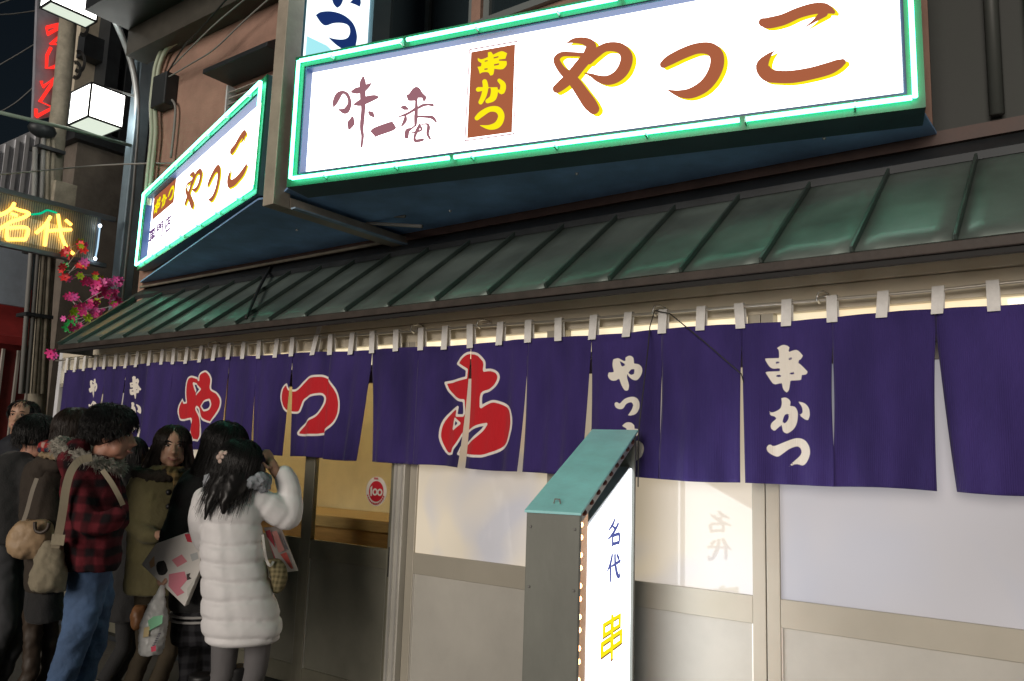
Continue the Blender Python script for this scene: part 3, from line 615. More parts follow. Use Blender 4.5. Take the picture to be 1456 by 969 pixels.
# ------------------------------------------------------------------ noren curtain
YN = -0.12
def print_mat(name, ink, outline=None):
    """dyed cotton: the 'ink' attribute is a signed distance (m) to the printed outlines"""
    m = bpy.data.materials.new(name); m.use_nodes = True; n = m.node_tree; b = n.nodes['Principled BSDF']
    b.inputs['Roughness'].default_value = .8; b.inputs['Specular IOR Level'].default_value = .25; b.inputs['Sheen Weight'].default_value = .12
    tc = n.nodes.new('ShaderNodeTexCoord')
    t = n.nodes.new('ShaderNodeTexNoise'); t.inputs['Scale'].default_value = 3.2; t.inputs['Detail'].default_value = 7
    mp = n.nodes.new('ShaderNodeMapping'); mp.inputs['Scale'].default_value = (1.4,1.4,.5)
    n.links.new(tc.outputs['Object'], mp.inputs[0]); n.links.new(mp.outputs[0], t.inputs['Vector'])
    r = n.nodes.new('ShaderNodeValToRGB'); r.color_ramp.elements[0].position = .28; r.color_ramp.elements[1].position = .72
    r.color_ramp.elements[0].color = (0.022,0.014,0.090,1); r.color_ramp.elements[1].color = (0.054,0.034,0.190,1)
    n.links.new(t.outputs['Fac'], r.inputs[0])
    # weave
    wv = n.nodes.new('ShaderNodeTexWave'); wv.inputs['Scale'].default_value = 45; wv.inputs['Distortion'].default_value = 1.5; wv.bands_direction = 'X'
    n.links.new(tc.outputs['Object'], wv.inputs['Vector'])
    nz = n.nodes.new('ShaderNodeTexNoise'); nz.inputs['Scale'].default_value = 14; nz.inputs['Detail'].default_value = 3; n.links.new(mp.outputs[0], nz.inputs['Vector'])
    ad = n.nodes.new('ShaderNodeMath'); ad.operation = 'MULTIPLY_ADD'; ad.inputs[1].default_value = .12; n.links.new(wv.outputs['Fac'], ad.inputs[0]); n.links.new(nz.outputs['Fac'], ad.inputs[2])
    bp = n.nodes.new('ShaderNodeBump'); bp.inputs['Strength'].default_value = .6; bp.inputs['Distance'].default_value = .016; n.links.new(ad.outputs[0], bp.inputs['Height']); n.links.new(bp.outputs[0], b.inputs['Normal'])
    at = n.nodes.new('ShaderNodeAttribute'); at.attribute_name = 'ink'
    def step(th):
        q = n.nodes.new('ShaderNodeMapRange'); q.inputs['From Min'].default_value = th-.0012; q.inputs['From Max'].default_value = th+.0012
        q.inputs['To Min'].default_value = 1; q.inputs['To Max'].default_value = 0; n.links.new(at.outputs['Fac'], q.inputs['Value']); return q
    cur = r.outputs[0]
    for th, c in ([(.007, outline)] if outline else []) + [(-.007 if outline else 0.0, ink)]:
        s = step(th); mx = n.nodes.new('ShaderNodeMix'); mx.data_type = 'RGBA'
        n.links.new(s.outputs[0], mx.inputs['Factor']); n.links.new(cur, mx.inputs[6]); mx.inputs[7].default_value = (*c, 1); cur = mx.outputs[2]
    n.links.new(cur, b.inputs['Base Color'])
    return m
M_nplain = print_mat('noren_cotton', (0.92,0.87,0.78))
M_nred = print_mat('noren_cotton_red_print', (0.62,0.018,0.028), (0.92,0.86,0.80))
def to_xz(polys): 
    out = []
    for o, hs in polys:
        for l in [o]+hs: out.append(np.array([(hy(p[0],p[1],YN).x, hy(p[0],p[1],YN).z) for p in l]))
    return out
def sdf(pts, loops):
    d = np.full(len(pts), 9.0); ins = np.zeros(len(pts), bool)
    for lp in loops:
        a = lp; b = np.roll(lp, -1, 0); e = b-a
        w = pts[:,None,:]-a[None]; t = np.clip((w*e).sum(2)/np.maximum((e*e).sum(1),1e-12), 0, 1)
        d = np.minimum(d, np.linalg.norm(w-t[...,None]*e, axis=2).min(1))
        y = pts[:,1][:,None]; c = (a[:,1] > y) != (b[:,1] > y)
        xi = a[:,0]+(y-a[:,1])*e[:,0]/np.where(np.abs(e[:,1])<1e-12,1e-12,e[:,1])
        ins ^= ((c & (pts[:,0][:,None] < xi)).sum(1) % 2).astype(bool)
    return np.where(ins, -d, d)
white_loops = to_xz(g_w_ya+g_w_tsu+g_w_ko+g_w_kushi+g_w_ka+g_w_tsu2+g_l_kushi+g_l_ka+g_l_tsu+g_l_ya+g_l_tsu1+g_l_ko)
red_loops = to_xz(g_red_ya+g_red_tsu+g_red_ko)
wx = [(l[:,0].min(), l[:,0].max()) for l in white_loops]; rx = [(l[:,0].min(), l[:,0].max()) for l in red_loops]
nr = empty('noren_curtain', (-3.9,YN,1.44), 'long purple split curtain with red and white brush lettering', 'curtain')
joins = [.21,-.175,-.56,-.945,-1.33,-1.715,-2.10,-2.49,-2.875,-3.265,-3.65,-4.02,-4.40,-4.78,-5.10,-5.46,-5.81,-6.17,-6.49,-6.83,-7.17,-7.54]
# per join: slit start (0 top..1 bottom), gap at the hem, sideways drift at the hem
slit = {.21:(.2,.02,0), -.175:(.25,.02,0), -.56:(.13,.062,.015), -.945:(.10,.007,0), -1.33:(.12,.03,.006), -1.715:(.12,.006,-.012), -2.10:(.14,.036,-.01), -2.49:(.17,.034,-.02), -2.875:(.13,.036,-.035), -3.265:(.3,.002,0),
        -3.65:(.2,.085,-.03), -4.02:(.3,.002,0), -4.40:(.17,.06,-.02), -4.78:(.3,.002,.01), -5.10:(.2,.014,-.02), -5.46:(.2,.032,-.05), -5.81:(.3,.002,0), -6.17:(.15,.045,-.06), -6.49:(.15,.02,-.05), -6.83:(.15,.11,-.10), -7.17:(.3,.002,-.05), -7.54:(.2,.01,-.03)}
def ntop(x): return 2.128 + .032*max(0, min(1, (-x-3.2)/1.7)) + .004*math.sin(x*7)
def nbot(x): return 1.436 + .075*max(0, min(1, (-x-2.2)/4.0))
def edge(j, t, side):
    t0, g_, dr = slit[j]; q = max(0, (t-t0)/(1-t0)); prof = q**.8
    if g_ < .008: prof = max(0, math.sin(pi*min(1, q*1.25)))*2.0 if g_ > .003 else 0.0
    return j + dr*q*q + side*(g_*.5*prof - .0015)
def wave(i, u, t, x):
    rr = random.Random(i*13+5); a1, a2, p1, p2, k1 = rr.uniform(.008,.017), rr.uniform(.003,.008), rr.uniform(0,6), rr.uniform(0,6), rr.uniform(.7,1.6)
    y = (a1*math.sin(2*pi*k1*u+p1) + a2*math.sin(2*pi*3.1*u+p2+t)) * (.25+t)
    y += rr.uniform(-.012,.012)*t + (.005 if i % 2 else -.005)*min(1, t*4)
    # the corners of a cloth strip curl a little towards the hem
    y += .012*t*t*((2*u-1)**4)*rr.choice((-1,1)) - .012*math.exp(-((t-.0)/.04)**2)*abs(math.sin(u*2*pi))
    return y
for i in range(len(joins)-1 + 1):
    jr = joins[i]; jl = joins[i+1] if i+1 < len(joins) else None
    if jl is None: continue
    red = any(not (b < jl-.03 or a > jr+.03) for a, b in rx); wht = any(not (b < jl-.03 or a > jr+.03) for a, b in wx)
    nu, nv = (52, 92) if (red or wht) else (26, 40)
    V = []; P2 = []
    for k in range(nv+1):
        t = k/nv
        el = edge(jl, t, +1); er = edge(jr, t, -1)
        for q in range(nu+1):
            u = q/nu; x = el+(er-el)*u
            z = ntop(x)+(nbot(x)-ntop(x))*t - .006*math.sin(pi*u)*t*math.sin(i*2.1)
            V.append((x, YN+wave(i,u,t,x), z)); P2.append((x, z))
    Fs = [(k*(nu+1)+q, (k+1)*(nu+1)+q, (k+1)*(nu+1)+q+1, k*(nu+1)+q+1) for k in range(nv) for q in range(nu)]
    me = bpy.data.meshes.new('cloth_panel'); me.from_pydata(V, [], Fs)
    for p in me.polygons: p.use_smooth = True
    at = me.attributes.new('ink', 'FLOAT', 'POINT')
    vals = np.full(len(V), 1.0, np.float32)
    if red or wht: vals = sdf(np.array(P2), red_loops if red else white_loops).astype(np.float32)
    at.data.foreach_set('value', vals)
    me.materials.append(M_nred if red else M_nplain)
    o = bpy.data.objects.new('cloth_panel', me); COL.objects.link(o); o.parent = nr; o.matrix_parent_inverse = Matrix.Translation(-nr.location)
    sd = o.modifiers.new('solid','SOLIDIFY'); sd.thickness = .0016; sd.offset = 0
# tabs and rod
tabx = [.02,-.17,-.36,-.55,-.75,-.94,-1.13,-1.33,-1.52,-1.71,-1.90,-2.09,-2.29,-2.48,-2.67,-2.87,-3.06,-3.24,-3.44,-3.64,-3.83,-4.02,-4.19,-4.40,-4.57,-4.75,-4.93,-5.10,-5.28,-5.45,-5.63,-5.80,-5.96,-6.14,-6.33,-6.49,-6.65,-6.83,-6.98,-7.17,-7.33,-7.49]
def rodz(x): return np.interp(x, [-7.68,-4.93,-4.22,-3.25,-2.29,-1.14,-.55,-.26,.3], [2.253,2.248,2.244,2.229,2.214,2.205,2.204,2.210,2.214])
M_tab = mat('pale_cotton_tab', (0.80,0.79,0.77), .85, var=.1, vscale=30)
for k, x in enumerate(tabx):
    tilt = random.uniform(-.010,.010) + (.035 if k in (22,) else 0); w_ = .0215; zr = rodz(x)+.012; zb_ = ntop(x)-.022
    fr_ = [(x-w_+tilt,YN-.012,zr),(x+w_+tilt,YN-.012,zr),(x+w_,YN-.016,zb_),(x-w_,YN-.016,zb_)]
    tb = MB()
    tb.hexa([(x-w_,YN-.017,zb_),(x+w_,YN-.017,zb_),(x+w_,YN-.0145,zb_),(x-w_,YN-.0145,zb_),(x-w_+tilt,YN-.013,zr),(x+w_+tilt,YN-.013,zr),(x+w_+tilt,YN-.0105,zr),(x-w_+tilt,YN-.0105,zr)])
    tb.hexa([(x-w_+tilt,YN-.013,zr),(x+w_+tilt,YN-.013,zr),(x+w_+tilt,YN+.012,zr),(x-w_+tilt,YN+.012,zr),(x-w_+tilt,YN-.011,zr+.003),(x+w_+tilt,YN-.011,zr+.003),(x+w_+tilt,YN+.010,zr+.003),(x-w_+tilt,YN+.010,zr+.003)])
    tb.hexa([(x-w_,YN+.016,zb_),(x+w_,YN+.016,zb_),(x+w_,YN+.018,zb_),(x-w_,YN+.018,zb_),(x-w_+tilt,YN+.010,zr),(x+w_+tilt,YN+.010,zr),(x+w_+tilt,YN+.012,zr),(x-w_+tilt,YN+.012,zr)])
    tb.build('loop_tab', M_tab, nr)
rd = empty('curtain_rod', (-3.9,YN,2.22), 'thin metal rod carrying the purple curtain loops', 'rod')
MB().tube([(x, YN, rodz(x)) for x in np.linspace(.3,-7.72,40)], .0075, 8).build('bar', M_silver, rd, smooth=True)
for q in ((682,462),(932,441),(1165,426),(300,491),(588,468)):
    p = hy(*q, YN); p.z = rodz(p.x)+.016
    h_ = MB(); h_.tube([p+Vector((.02,.06,.02)), p+Vector((.012,.02,.024)), p+Vector((0,-.016,.012)), p+Vector((-.006,-.02,-.014)), p+Vector((0,.006,-.028))], .005, 6)
    h_.tube([p+Vector((-.03,.065,.01)), p+Vector((.03,.065,.01))], .006, 6); h_.build('hook', mat('bright_hook',(0.75,0.74,0.7),.25,.6), rd, smooth=True)
kn = hy(452,462,YN-.02)
o = MB().hexa([kn+Vector(v) for v in ((-.02,0,-.06),(.02,0,-.06),(.02,.004,-.06),(-.02,.004,-.06),(.015,-.005,.05),(.055,-.005,.05),(.055,0,.05),(.015,0,.05))]).build('tie_strip', M_tab); tag(o, 'slanted pale cloth strip tied above the curtain rod', 'cloth strip')

# ------------------------------------------------------------------ pillar sign on the pavement
dd = Vector((-.2437,.9699,0)).normalized(); tt = Vector((dd.y,-dd.x,0))      # away from camera, and to the right
s0 = 2.0
for _ in range(40):
    NR = CAM + ray(825,729)*s0; NL = hp(749,723,NR,dd); wdt = (NR-NL).dot(tt); s0 *= .205/wdt
FR = hp(905,613,NR,tt); LEN = (FR-NR).dot(dd)
ZN, ZF = NR.z, FR.z
T = .205
O = Vector((NR.x, NR.y, 0)) - tt*T            # near-left foot
PF = lambda t_, d_, z_: O + tt*t_ + dd*d_ + Vector((0,0,z_))
zs = lambda d_: ZN+(ZF-ZN)*d_/LEN
ps = empty('pillar_sign', PF(T/2,LEN/2,0), 'standing lit sign box with slanted teal roof on the pavement', 'sign')
def pil(t0, t1, d0, d1, z0, dz, nm, m, bevel=0): 
    return MB().hexa([PF(t0,d0,z0),PF(t1,d0,z0),PF(t1,d1,z0),PF(t0,d1,z0),PF(t0,d0,zs(d0)+dz),PF(t1,d0,zs(d0)+dz),PF(t1,d1,zs(d1)+dz),PF(t0,d1,zs(d1)+dz)]).build(nm, m, ps, bevel=bevel)
pil(0,T,0,.022,.012,-.008,'end_panel',M_pgray,.003)
pil(0,T,LEN-.022,LEN,.012,-.008,'end_panel',M_pgray,.003)
pil(.0,.07,.022,LEN-.022,.05,-.008,'core_box',M_pgray)
# roof
MB().hexa([PF(-.006,-.008,zs(-.008)-.008),PF(T+.006,-.008,zs(-.008)-.008),PF(T+.006,LEN+.008,zs(LEN+.008)-.008),PF(-.006,LEN+.008,zs(LEN+.008)-.008),PF(-.006,-.008,zs(-.008)+.002),PF(T+.006,-.008,zs(-.008)+.002),PF(T+.006,LEN+.008,zs(LEN+.008)+.002),PF(-.006,LEN+.008,zs(LEN+.008)+.002)]).build('roof', M_teal, ps, bevel=.002)
PT_ = T-.014
PI = PF(PT_,0,0)
mpp = lambda x, y, l=0.0: hp(x, y, PI+tt*(.0035+l), tt)
dl = lambda x, y: (hp(x,y,PI,tt)-PF(PT_,0,0)).dot(dd)
a0 = dl(839,749); za0 = hp(839,749,PI,tt).z; a1 = dl(900.5,664); za1 = hp(900.5,664,PI,tt).z
def slab(t0, t1, A, Bz, z0, nm, m):
    return MB().hexa([PF(t0,A[0],z0),PF(t1,A[0],z0),PF(t1,Bz[0],z0),PF(t0,Bz[0],z0),PF(t0,A[0],A[1]),PF(t1,A[0],A[1]),PF(t1,Bz[0],Bz[1]),PF(t0,Bz[0],Bz[1])]).build(nm, m, ps)
slab(PT_-.008,PT_,(a0,za0),(a1,za1),.14,'light_panel',E_ppan)
slab(.0705,PT_-.0085,(a0-.012,za0+.012),(a1+.012,za1+.012),.12,'light_box',mat('light_box_edge',(0.35,0.38,0.40),.4))
# lettering on the light panel
def pm(u, v, l): return PF(PT_+.003+l, a0+(a1-a0)*u, v)
def place(gl, u0, u1, zt, zb_): return lambda x, y, l=0.0: pm(u0+(u1-u0)*x, zt+(zb_-zt)*y, l)
zc = lambda px, py: hp(px, py, PI, tt).z
zA, zB2 = zc(870,740), zc(870,776); zC, zD = zc(870,790), zc(870,825); zE, zF2 = zc(870,873), zc(870,936)
glyph_mesh('character', g_na, place(0,.36,.66,zA,zB2), E_blue, ps); glyph_mesh('character', g_dai, place(0,.36,.66,zC,zD), E_blue, ps)
E_dks = emis('dark_print_edge', (0.30,0.12,0.05), 1.0)
glyph_mesh('character_edge', g_kushi_u, place(0,.245,.745,zE-.006,zF2-.01), E_dks, ps); glyph_mesh('character', g_kushi_u, place(0,.23,.73,zE,zF2), E_yel, ps, lift=.002)
gk = remap(g_ka_y, ((0,0),(1,0),(1,1),(0,1))); zG = zF2-.15; zH = zG-(zE-zF2)
glyph_mesh('character_edge', gk, place(0,.245,.745,zG-.006,zH-.01), E_dks, ps); glyph_mesh('character', gk, place(0,.23,.73,zG,zH), E_yel, ps, lift=.002)
gk = remap(g_tsu_y, ((0,0),(1,0),(1,1),(0,1))); zG2 = zH-.03; zH2 = zG2-(zE-zF2)
glyph_mesh('character_edge', gk, place(0,.245,.745,zG2-.006,zH2-.01), E_dks, ps); glyph_mesh('character', gk, place(0,.23,.73,zG2,zH2), E_yel, ps, lift=.002)
# bulbs
M_sock = mat('bulb_socket', (0.10,0.03,0.025), .5)
MB().hexa([PF(T-.03,.0225,zs(.0225)-.05),PF(T-.004,.0225,zs(.0225)-.05),PF(T-.004,LEN-.0225,zs(LEN-.0225)-.05),PF(T-.03,LEN-.0225,zs(LEN-.0225)-.05),PF(T-.03,.0225,zs(.0225)-.0085),PF(T-.004,.0225,zs(.0225)-.0085),PF(T-.004,LEN-.0225,zs(LEN-.0225)-.0085),PF(T-.03,LEN-.0225,zs(LEN-.0225)-.0085)]).build('roof_rail', mat('pale_grey_rail',(0.45,0.47,0.45),.45,var=.15), ps)
k = 0; z = ZN-.045
while z > .1:
    MB().ball(PF(T-.010,.036,z), .011, 8, 6).build('bulb', E_bulb, ps, smooth=True); z -= .062 if k % 2 else .045; k += 1
for k in range(9):
    d_ = LEN*(k+.6)/9.4
    c = PF(T-.002,d_,zs(d_)-.024); MB().ball(c, .012, 8, 6).build('bulb_socket', M_sock, ps, smooth=True)
pil(T-.028,T-.018,.0225,a0-.014,.1,-.03,'bulb_strip',mat('copper_strip',(0.85,0.52,0.30),.35,.5))
for zz in (.35,.7,1.05,ZN-.06):
    for tq in (.018,T-.018): MB().ball(PF(tq,-.001,zz), .0055, 8, 4).build('screw', M_wireg, ps, True)
lc = PF(.1,.05,zs(.05)+.004)
MB().tube([lc+Vector((-.015,0,0)), lc+Vector((-.01,.0,.016)), lc+Vector((.01,0,.016)), lc+Vector((.014,0,0))], .003, 6).build('lifting_ring', M_wireg, ps)
cbl = empty('power_cable', hy(932,440,YN), 'thin black cable looping from a rod hook down to the pillar sign', 'cable')
MB().tube([PF(T+.01,LEN,ZF-.25), PF(T+.01,LEN,ZF)] + [hy(921,500,-.2), hy(924,465,YN-.02), hy(931,442,YN-.03), hy(952,446,YN-.03), hy(1000,485,YN-.025), hy(1054,532,YN-.02), hy(1062,560,YN+.02)], .003, 6).build('wire', M_wire, cbl, smooth=True)

# ------------------------------------------------------------------ street lamp with two lanterns
XP = -8.75
pb = hx(187,300,XP)
lp = empty('street_lamp', (XP,pb.y,0), 'blue grey street lamp post with two white cube lanterns', 'street lamp')
B((XP-.11,pb.y-.09,0),(XP+.05,pb.y+.075,9)).build('post', M_pole, lp, bevel=.01)
arm = [hx(*q, XP+.02) for q in ((147,-12),(160,22),(176,58),(188,95),(194,130),(195,165),(192,215),(186,290))]
arm += [Vector((arm[-1].x, arm[-1].y, 0.0))]
MB().tube(catmull(arm[:-1],False,4)+[arm[-1]], .034, 10).build('arm', M_armm, lp, smooth=True)
MB().tube([hx(-10,158,XP+.02), hx(100,184,XP+.02), hx(200,211,XP+.02)], .02, 8).build('cross_bar', mat('green_bar',(0.25,0.33,0.27),.5), lp, smooth=True)
def lantern(nb, nt_, rb, lb, lab):
    """nb/nt_: near bottom / near top corner pixels, rb, lb: right and left bottom corner pixels"""
    X = XP+.22
    b = hx(*nb, X); zt = hx(*nt_, X).z; dy = hx(*rb, X).y-b.y; dx = b.x-hy(*lb, b.y).x
    dx = max(dx, .2); dy = max(dy, .2)
    L_ = empty('lantern', (b.x-dx/2,b.y+dy/2,b.z), lab, 'lantern', 'cube lanterns of the street lamp')
    f = MB(); e = .018
    for xx in (b.x-dx,b.x-e):
        for yy in (b.y,b.y+dy-e): f.box((xx,yy,b.z),(xx+e,yy+e,zt))
    for zz in (b.z,zt-e):
        f.box((b.x-dx+e,b.y,zz),(b.x-e,b.y+e,zz+e)); f.box((b.x-dx+e,b.y+dy-e,zz),(b.x-e,b.y+dy,zz+e))
        f.box((b.x-dx,b.y+e,zz),(b.x-dx+e,b.y+dy-e,zz+e)); f.box((b.x-e,b.y+e,zz),(b.x,b.y+dy-e,zz+e))
    f.build('cage', M_dark, L_)
    q = .009
    B((b.x-dx+e,b.y+q,b.z+e),(b.x-e,b.y+q+.004,zt-e)).build('pane', E_lamp, L_); B((b.x-dx+e,b.y+dy-q-.004,b.z+e),(b.x-e,b.y+dy-q,zt-e)).build('pane', E_lamp, L_)
    B((b.x-q-.004,b.y+e,b.z+e),(b.x-q,b.y+dy-e,zt-e)).build('pane', E_lamp, L_); B((b.x-dx+q,b.y+e,b.z+e),(b.x-dx+q+.004,b.y+dy-e,zt-e)).build('pane', E_lamp, L_)
    B((b.x-dx+e,b.y+e,b.z+q),(b.x-e,b.y+dy-e,b.z+q+.004)).build('bottom_pane', emis('lantern_bottom',(0.90,1.0,0.84),0.85), L_)
    B((b.x-dx+e,b.y+e,zt-q-.004),(b.x-e,b.y+dy-e,zt-q)).build('lid', M_dark, L_)
    MB().tube([(b.x-dx/2,b.y+dy/2,zt),(b.x-dx/2,b.y+dy/2,zt+.08),(XP+.02,pb.y,zt+.12)], .015, 6).build('hanger', M_armm, L_)
lantern((124.5,166),(130,116),(175.5,184.5),(95,176), 'lower cube lantern of the street lamp, beside the left lit sign')
lantern((71,2),(77,-50),(139,30),(55,13), 'upper cube lantern at the top edge, above the red neon letters')

# ------------------------------------------------------------------ neon name board on the side street
XB = XP+.05
nb_ = empty('neon_board', hx(70,330,XB), 'projecting mesh board with glowing yellow neon characters beside the lamp post', 'sign')
tl, tr_, br, bl = hx(-40,258,XB), hx(163,317,XB), hx(150,376,XB), hx(-40,337,XB)
yl = tl.y; yr = tr_.y; zt_ = (tl.z+tr_.z)/2; zbt = (bl.z+br.z)/2
zt_, zbt = hx(80,292,XB).z, hx(70,361,XB).z
M_bf = mat('board_frame', (0.16,0.19,0.22), .4, .4)
f = MB(); f.box((XB-.03,yl,zt_-.02),(XB+.03,yr,zt_+.03)); f.box((XB-.03,yl,zbt-.03),(XB+.03,yr-.05,zbt+.02)); f.build('frame', M_bf, nb_, bevel=.006)
B((XB-.02,yr-.19,zbt+.02),(XB+.02,yr-.16,zt_-.02)).build('frame_post', M_bf, nb_)
B((XB-.012,yl,zbt+.02),(XB-.006,yr-.19,zt_-.02)).build('backing', mat('board_backing',(0.50,0.46,0.38),.6,var=.3), nb_)
ms = MB()
y = yl
while y < yr-.2:
    ms.box((XB-.004,y,zbt+.02),(XB-.001,y+.006,zt_-.02)); y += .022
mso = ms.build('mesh_bars', M_bf, nb_); tag(mso, kind='stuff')
B((XB-.0055,yl,zbt+.06),(XB-.0045,yr-.42,zt_-.20)).build('reflection_stripe', mat('pale_blue_reflection',(0.82,0.86,0.92),.5), nb_)  # white-blue reflection on the backing, painted as a pale strip
zb7 = zoomer(0, 260, 6.06)
for st in ([(125,175),(95,225),(40,262),(-20,285)], [(110,215),(160,235),(250,265),(190,305),(100,335),(20,385),(-20,398)], [(60,390),(60,495)], [(60,390),(235,392),(215,495)], [(60,490),(215,490)],
           [(435,290),(390,365),(310,435)], [(415,345),(400,440),(385,545)], [(425,415),(520,408),(615,404)], [(500,272),(512,360),(530,460),(575,560),(635,615)], [(565,322),(615,365)], [(95,265),(150,285)]):
    MB().tube([hx(*zb7(p), XB+.035) for p in (catmull(st,False,5) if len(st) > 2 else st)], .017, 8).build('neon_tube', E_orange, nb_, smooth=True)
MB().tube(catmull([tuple(hx(*zb7(p), XB+.035)) for p in ((270,275),(350,265),(400,240),(440,245),(490,262))],False,5), .010, 6).build('neon_tube', E_greenn, nb_, smooth=True)
for q in ((862,372),(820,655)):
    p = hx(*zb7(q), XB+.06); o = MB().ball(p, .018, 8, 6).build('bulb', emis('blue_white_bulb',(0.8,0.9,1.0),9), nb_, smooth=True)
MB().tube([hx(*zb7((862,372)),XB+.05), hx(*zb7((840,560)),XB+.05), hx(*zb7((820,655)),XB+.05)], .008, 6).build('light_tube', emis('pale_tube',(0.55,0.8,1.0),1.0), nb_)

# plastic flower decoration
fl_cols = [(0.85,0.05,0.30),(0.72,0.03,0.04),(0.45,0.62,0.02),(0.02,0.40,0.08),(0.85,0.12,0.48),(0.8,0.55,0.02),(0.65,0.7,0.75)]
MF = [mat('flower_petal_%d' % k, c, .45, sheen=.2) for k, c in enumerate(fl_cols)]
def flower_mesh(k):
    mb = MB(); n = 6
    for q in range(n):
        a = 2*pi*q/n; c, s_ = math.cos(a), math.sin(a)
        pr = [(.004,-.006,0),(.03,-.016,.006),(.05,-.010,.016),(.055,0,.012),(.05,.010,.016),(.03,.016,.006),(.004,.006,0)]
        mb.add([(x*c-y*s_, x*s_+y*c, z) for x, y, z in pr], [tuple(range(7))])
    mb.ball((0,0,.006), .010, 6, 4)
    me = bpy.data.meshes.new('flower'); me.from_pydata(mb.v, [], mb.f); me.materials.append(MF[k]); return me
FM = [flower_mesh(k) for k in range(len(MF))]
rf = random.Random(3)
def garland(name_label, spots, spread, n, cols, stems):
    c0 = hx(*spots[0], XP+.12)
    ga = empty('flower_garland', c0, name_label, 'decoration')
    st = MB()
    for i in range(n):
        q = spots[i % len(spots)]; p = hx(q[0]+rf.uniform(-spread,spread), q[1]+rf.uniform(-spread,spread), XP+.12+rf.uniform(-.06,.22))
        o = bpy.data.objects.new('flower', FM[rf.choice(cols)]); COL.objects.link(o); o.parent = ga; o.matrix_parent_inverse = Matrix.Translation(-ga.location)
        o.location = p; o.scale = (rf.uniform(.6,1.05),)*3
        o.rotation_euler = ((CAM-p).to_track_quat('Z','Y') @ Vector((0,0,1)).rotation_difference(Vector((rf.uniform(-.8,.8),rf.uniform(-.8,.8),1)))).to_euler()
        b_ = hx(*spots[(i+1) % len(spots)], XP+.08)
        if i < stems: st.tube([p, (p+b_)/2+Vector((0,0,rf.uniform(-.05,.05))), b_], .0035, 5)
    st.build('stem', mat('white_stem',(0.6,0.55,0.55),.5), ga)
garland('small upper bunch of red and lime plastic flowers below the neon board', [(93,360),(118,350),(92,383),(115,378),(95,392),(117,391),(137,392),(126,399),(138,405),(112,346)], 5, 34, [0,1,2,3,1,0,4], 8)
garland('larger lower bunch of pink plastic flowers above the awning end', [(140,408),(150,402),(165,404),(160,420),(150,416),(115,432),(103,428),(128,436),(120,450),(105,455),(95,460),(112,470),(140,448),(165,432),(110,443),(135,425)], 7, 80, [0,4,0,4,0,3,2,0,4,4], 40)
garland('single pink plastic flower at the left curtain end', [(70,503),(76,507)], 3, 4, [4,0], 2)

# ------------------------------------------------------------------ buildings and poles down the street
XC = -10.6
cor = hx(88,400,XC)
cbld = empty('concrete_building', (XC-2,cor.y+3,0), 'stained grey concrete building behind the lamp post', 'building')
ztop = hx(120,205,XC).z
B((XC-.4,cor.y+.0,0),(XC,cor.y+7,ztop)).build('wall', M_concd, cbld)
B((XC-.45,cor.y-.1,ztop),(XC+.12,cor.y+7,ztop+.18)).build('parapet', M_dark, cbld)
for k in range(4):
    zz = hx(120,205,XC).z*.22*(k+.55); B((XC+.001,cor.y+.9+.2*k,zz),(XC+.05,cor.y+1.5+.2*k,zz+.5)).build('meter_box', M_util, cbld)
B((XC+.002,cor.y+.2,1.0),(XC+.06,cor.y+.55,2.3)).build('meter_box', M_conc, cbld)
# taller beige building with dark columns
XT = -12.2
tb_ = empty('beige_building', (XT-2,4,0), 'tall beige panelled building with dark steel columns far behind', 'building')
yq = [hx(q,100,XT).y for q in (108,134,150,158,170,215)]
B((XT-.5,yq[0],0),(XT,14,16)).build('wall', M_beige, tb_)
for a, b in ((129,148),(158,172),(186,200)):
    ya, yb = hx(a,150,XT).y, hx(b,150,XT).y
    B((XT+.002,ya,0),(XT+.35,yb,16)).build('column', M_dark, tb_)
for zz in (7.2,9.6,12.0):
    B((XT+.003,yq[0]-.02,zz),(XT+.22,14,zz+.35)).build('floor_beam', M_dark, tb_)
B((XT-.5,yq[0]-.6,15),(XT+3.2,14,15.4)).build('roof_slab', M_dark, tb_)
# white corrugated building at the far left
XW = -17.0
wbld = empty('corrugated_building', (XW-2,0,0), 'white corrugated metal shed wall at the far left', 'building')
y0 = hx(-40,230,XW).y; y1 = hx(62,230,XW).y; z0 = hx(30,270,XW).z
zl0 = hx(0,205,XW).z; zl1 = hx(58,172,XW).z
MB().prism([(XW,y0,0),(XW,y1,0),(XW,y1,zl1),(XW,y0,zl0+(zl0-zl1)*.6)], (-3,0,0)).build('wall', M_white, wbld)
y = y0
rib = MB()
k = 0
while y < y1-.05:
    zt0 = zl0+(zl1-zl0)*(y-hx(0,205,XW).y)/(y1-hx(0,205,XW).y)
    B((XW+.001,y,0),(XW+.045,y+.07,zt0-.05)).build('corrugation', M_white, wbld); y += .17; k += 1
# red awning shop at the far left
XR2 = -11.2
rs = empty('red_shop', hx(20,520,XR2), 'red fronted shop below the neon board at the left edge', 'shop')
ya, yb = hx(-60,500,XR2).y, hx(44,500,XR2).y
za, zb3 = hx(20,470,XR2).z, hx(20,560,XR2).z
B((XR2-2,ya,0),(XR2,yb,hx(20,478,XR2).z)).build('wall', mat('dark_red_wall',(0.20,0.02,0.02),.6,var=.3), rs)
MB().prism([(XR2-.01,ya,za),(XR2+.35,ya,za-.12),(XR2+.35,ya,za-.22),(XR2-.01,ya,za+.55)], (0,yb-ya-.05,0)).build('awning', M_redp, rs)
for q in (4,26,44): 
    yy = hx(q,520,XR2+.02).y; B((XR2+.001,yy-.03,0),(XR2+.04,yy,za-.25)).build('frame_post', M_alud, rs)
B((XR2+.3,hx(-60,400,XR2).y,hx(12,440,XR2).z),(XR2+.36,hx(25,380,XR2).y,hx(12,312,XR2).z)).build('hanging_panel', mat('pale_blue_panel',(0.42,0.50,0.60),.5,var=.15), rs)
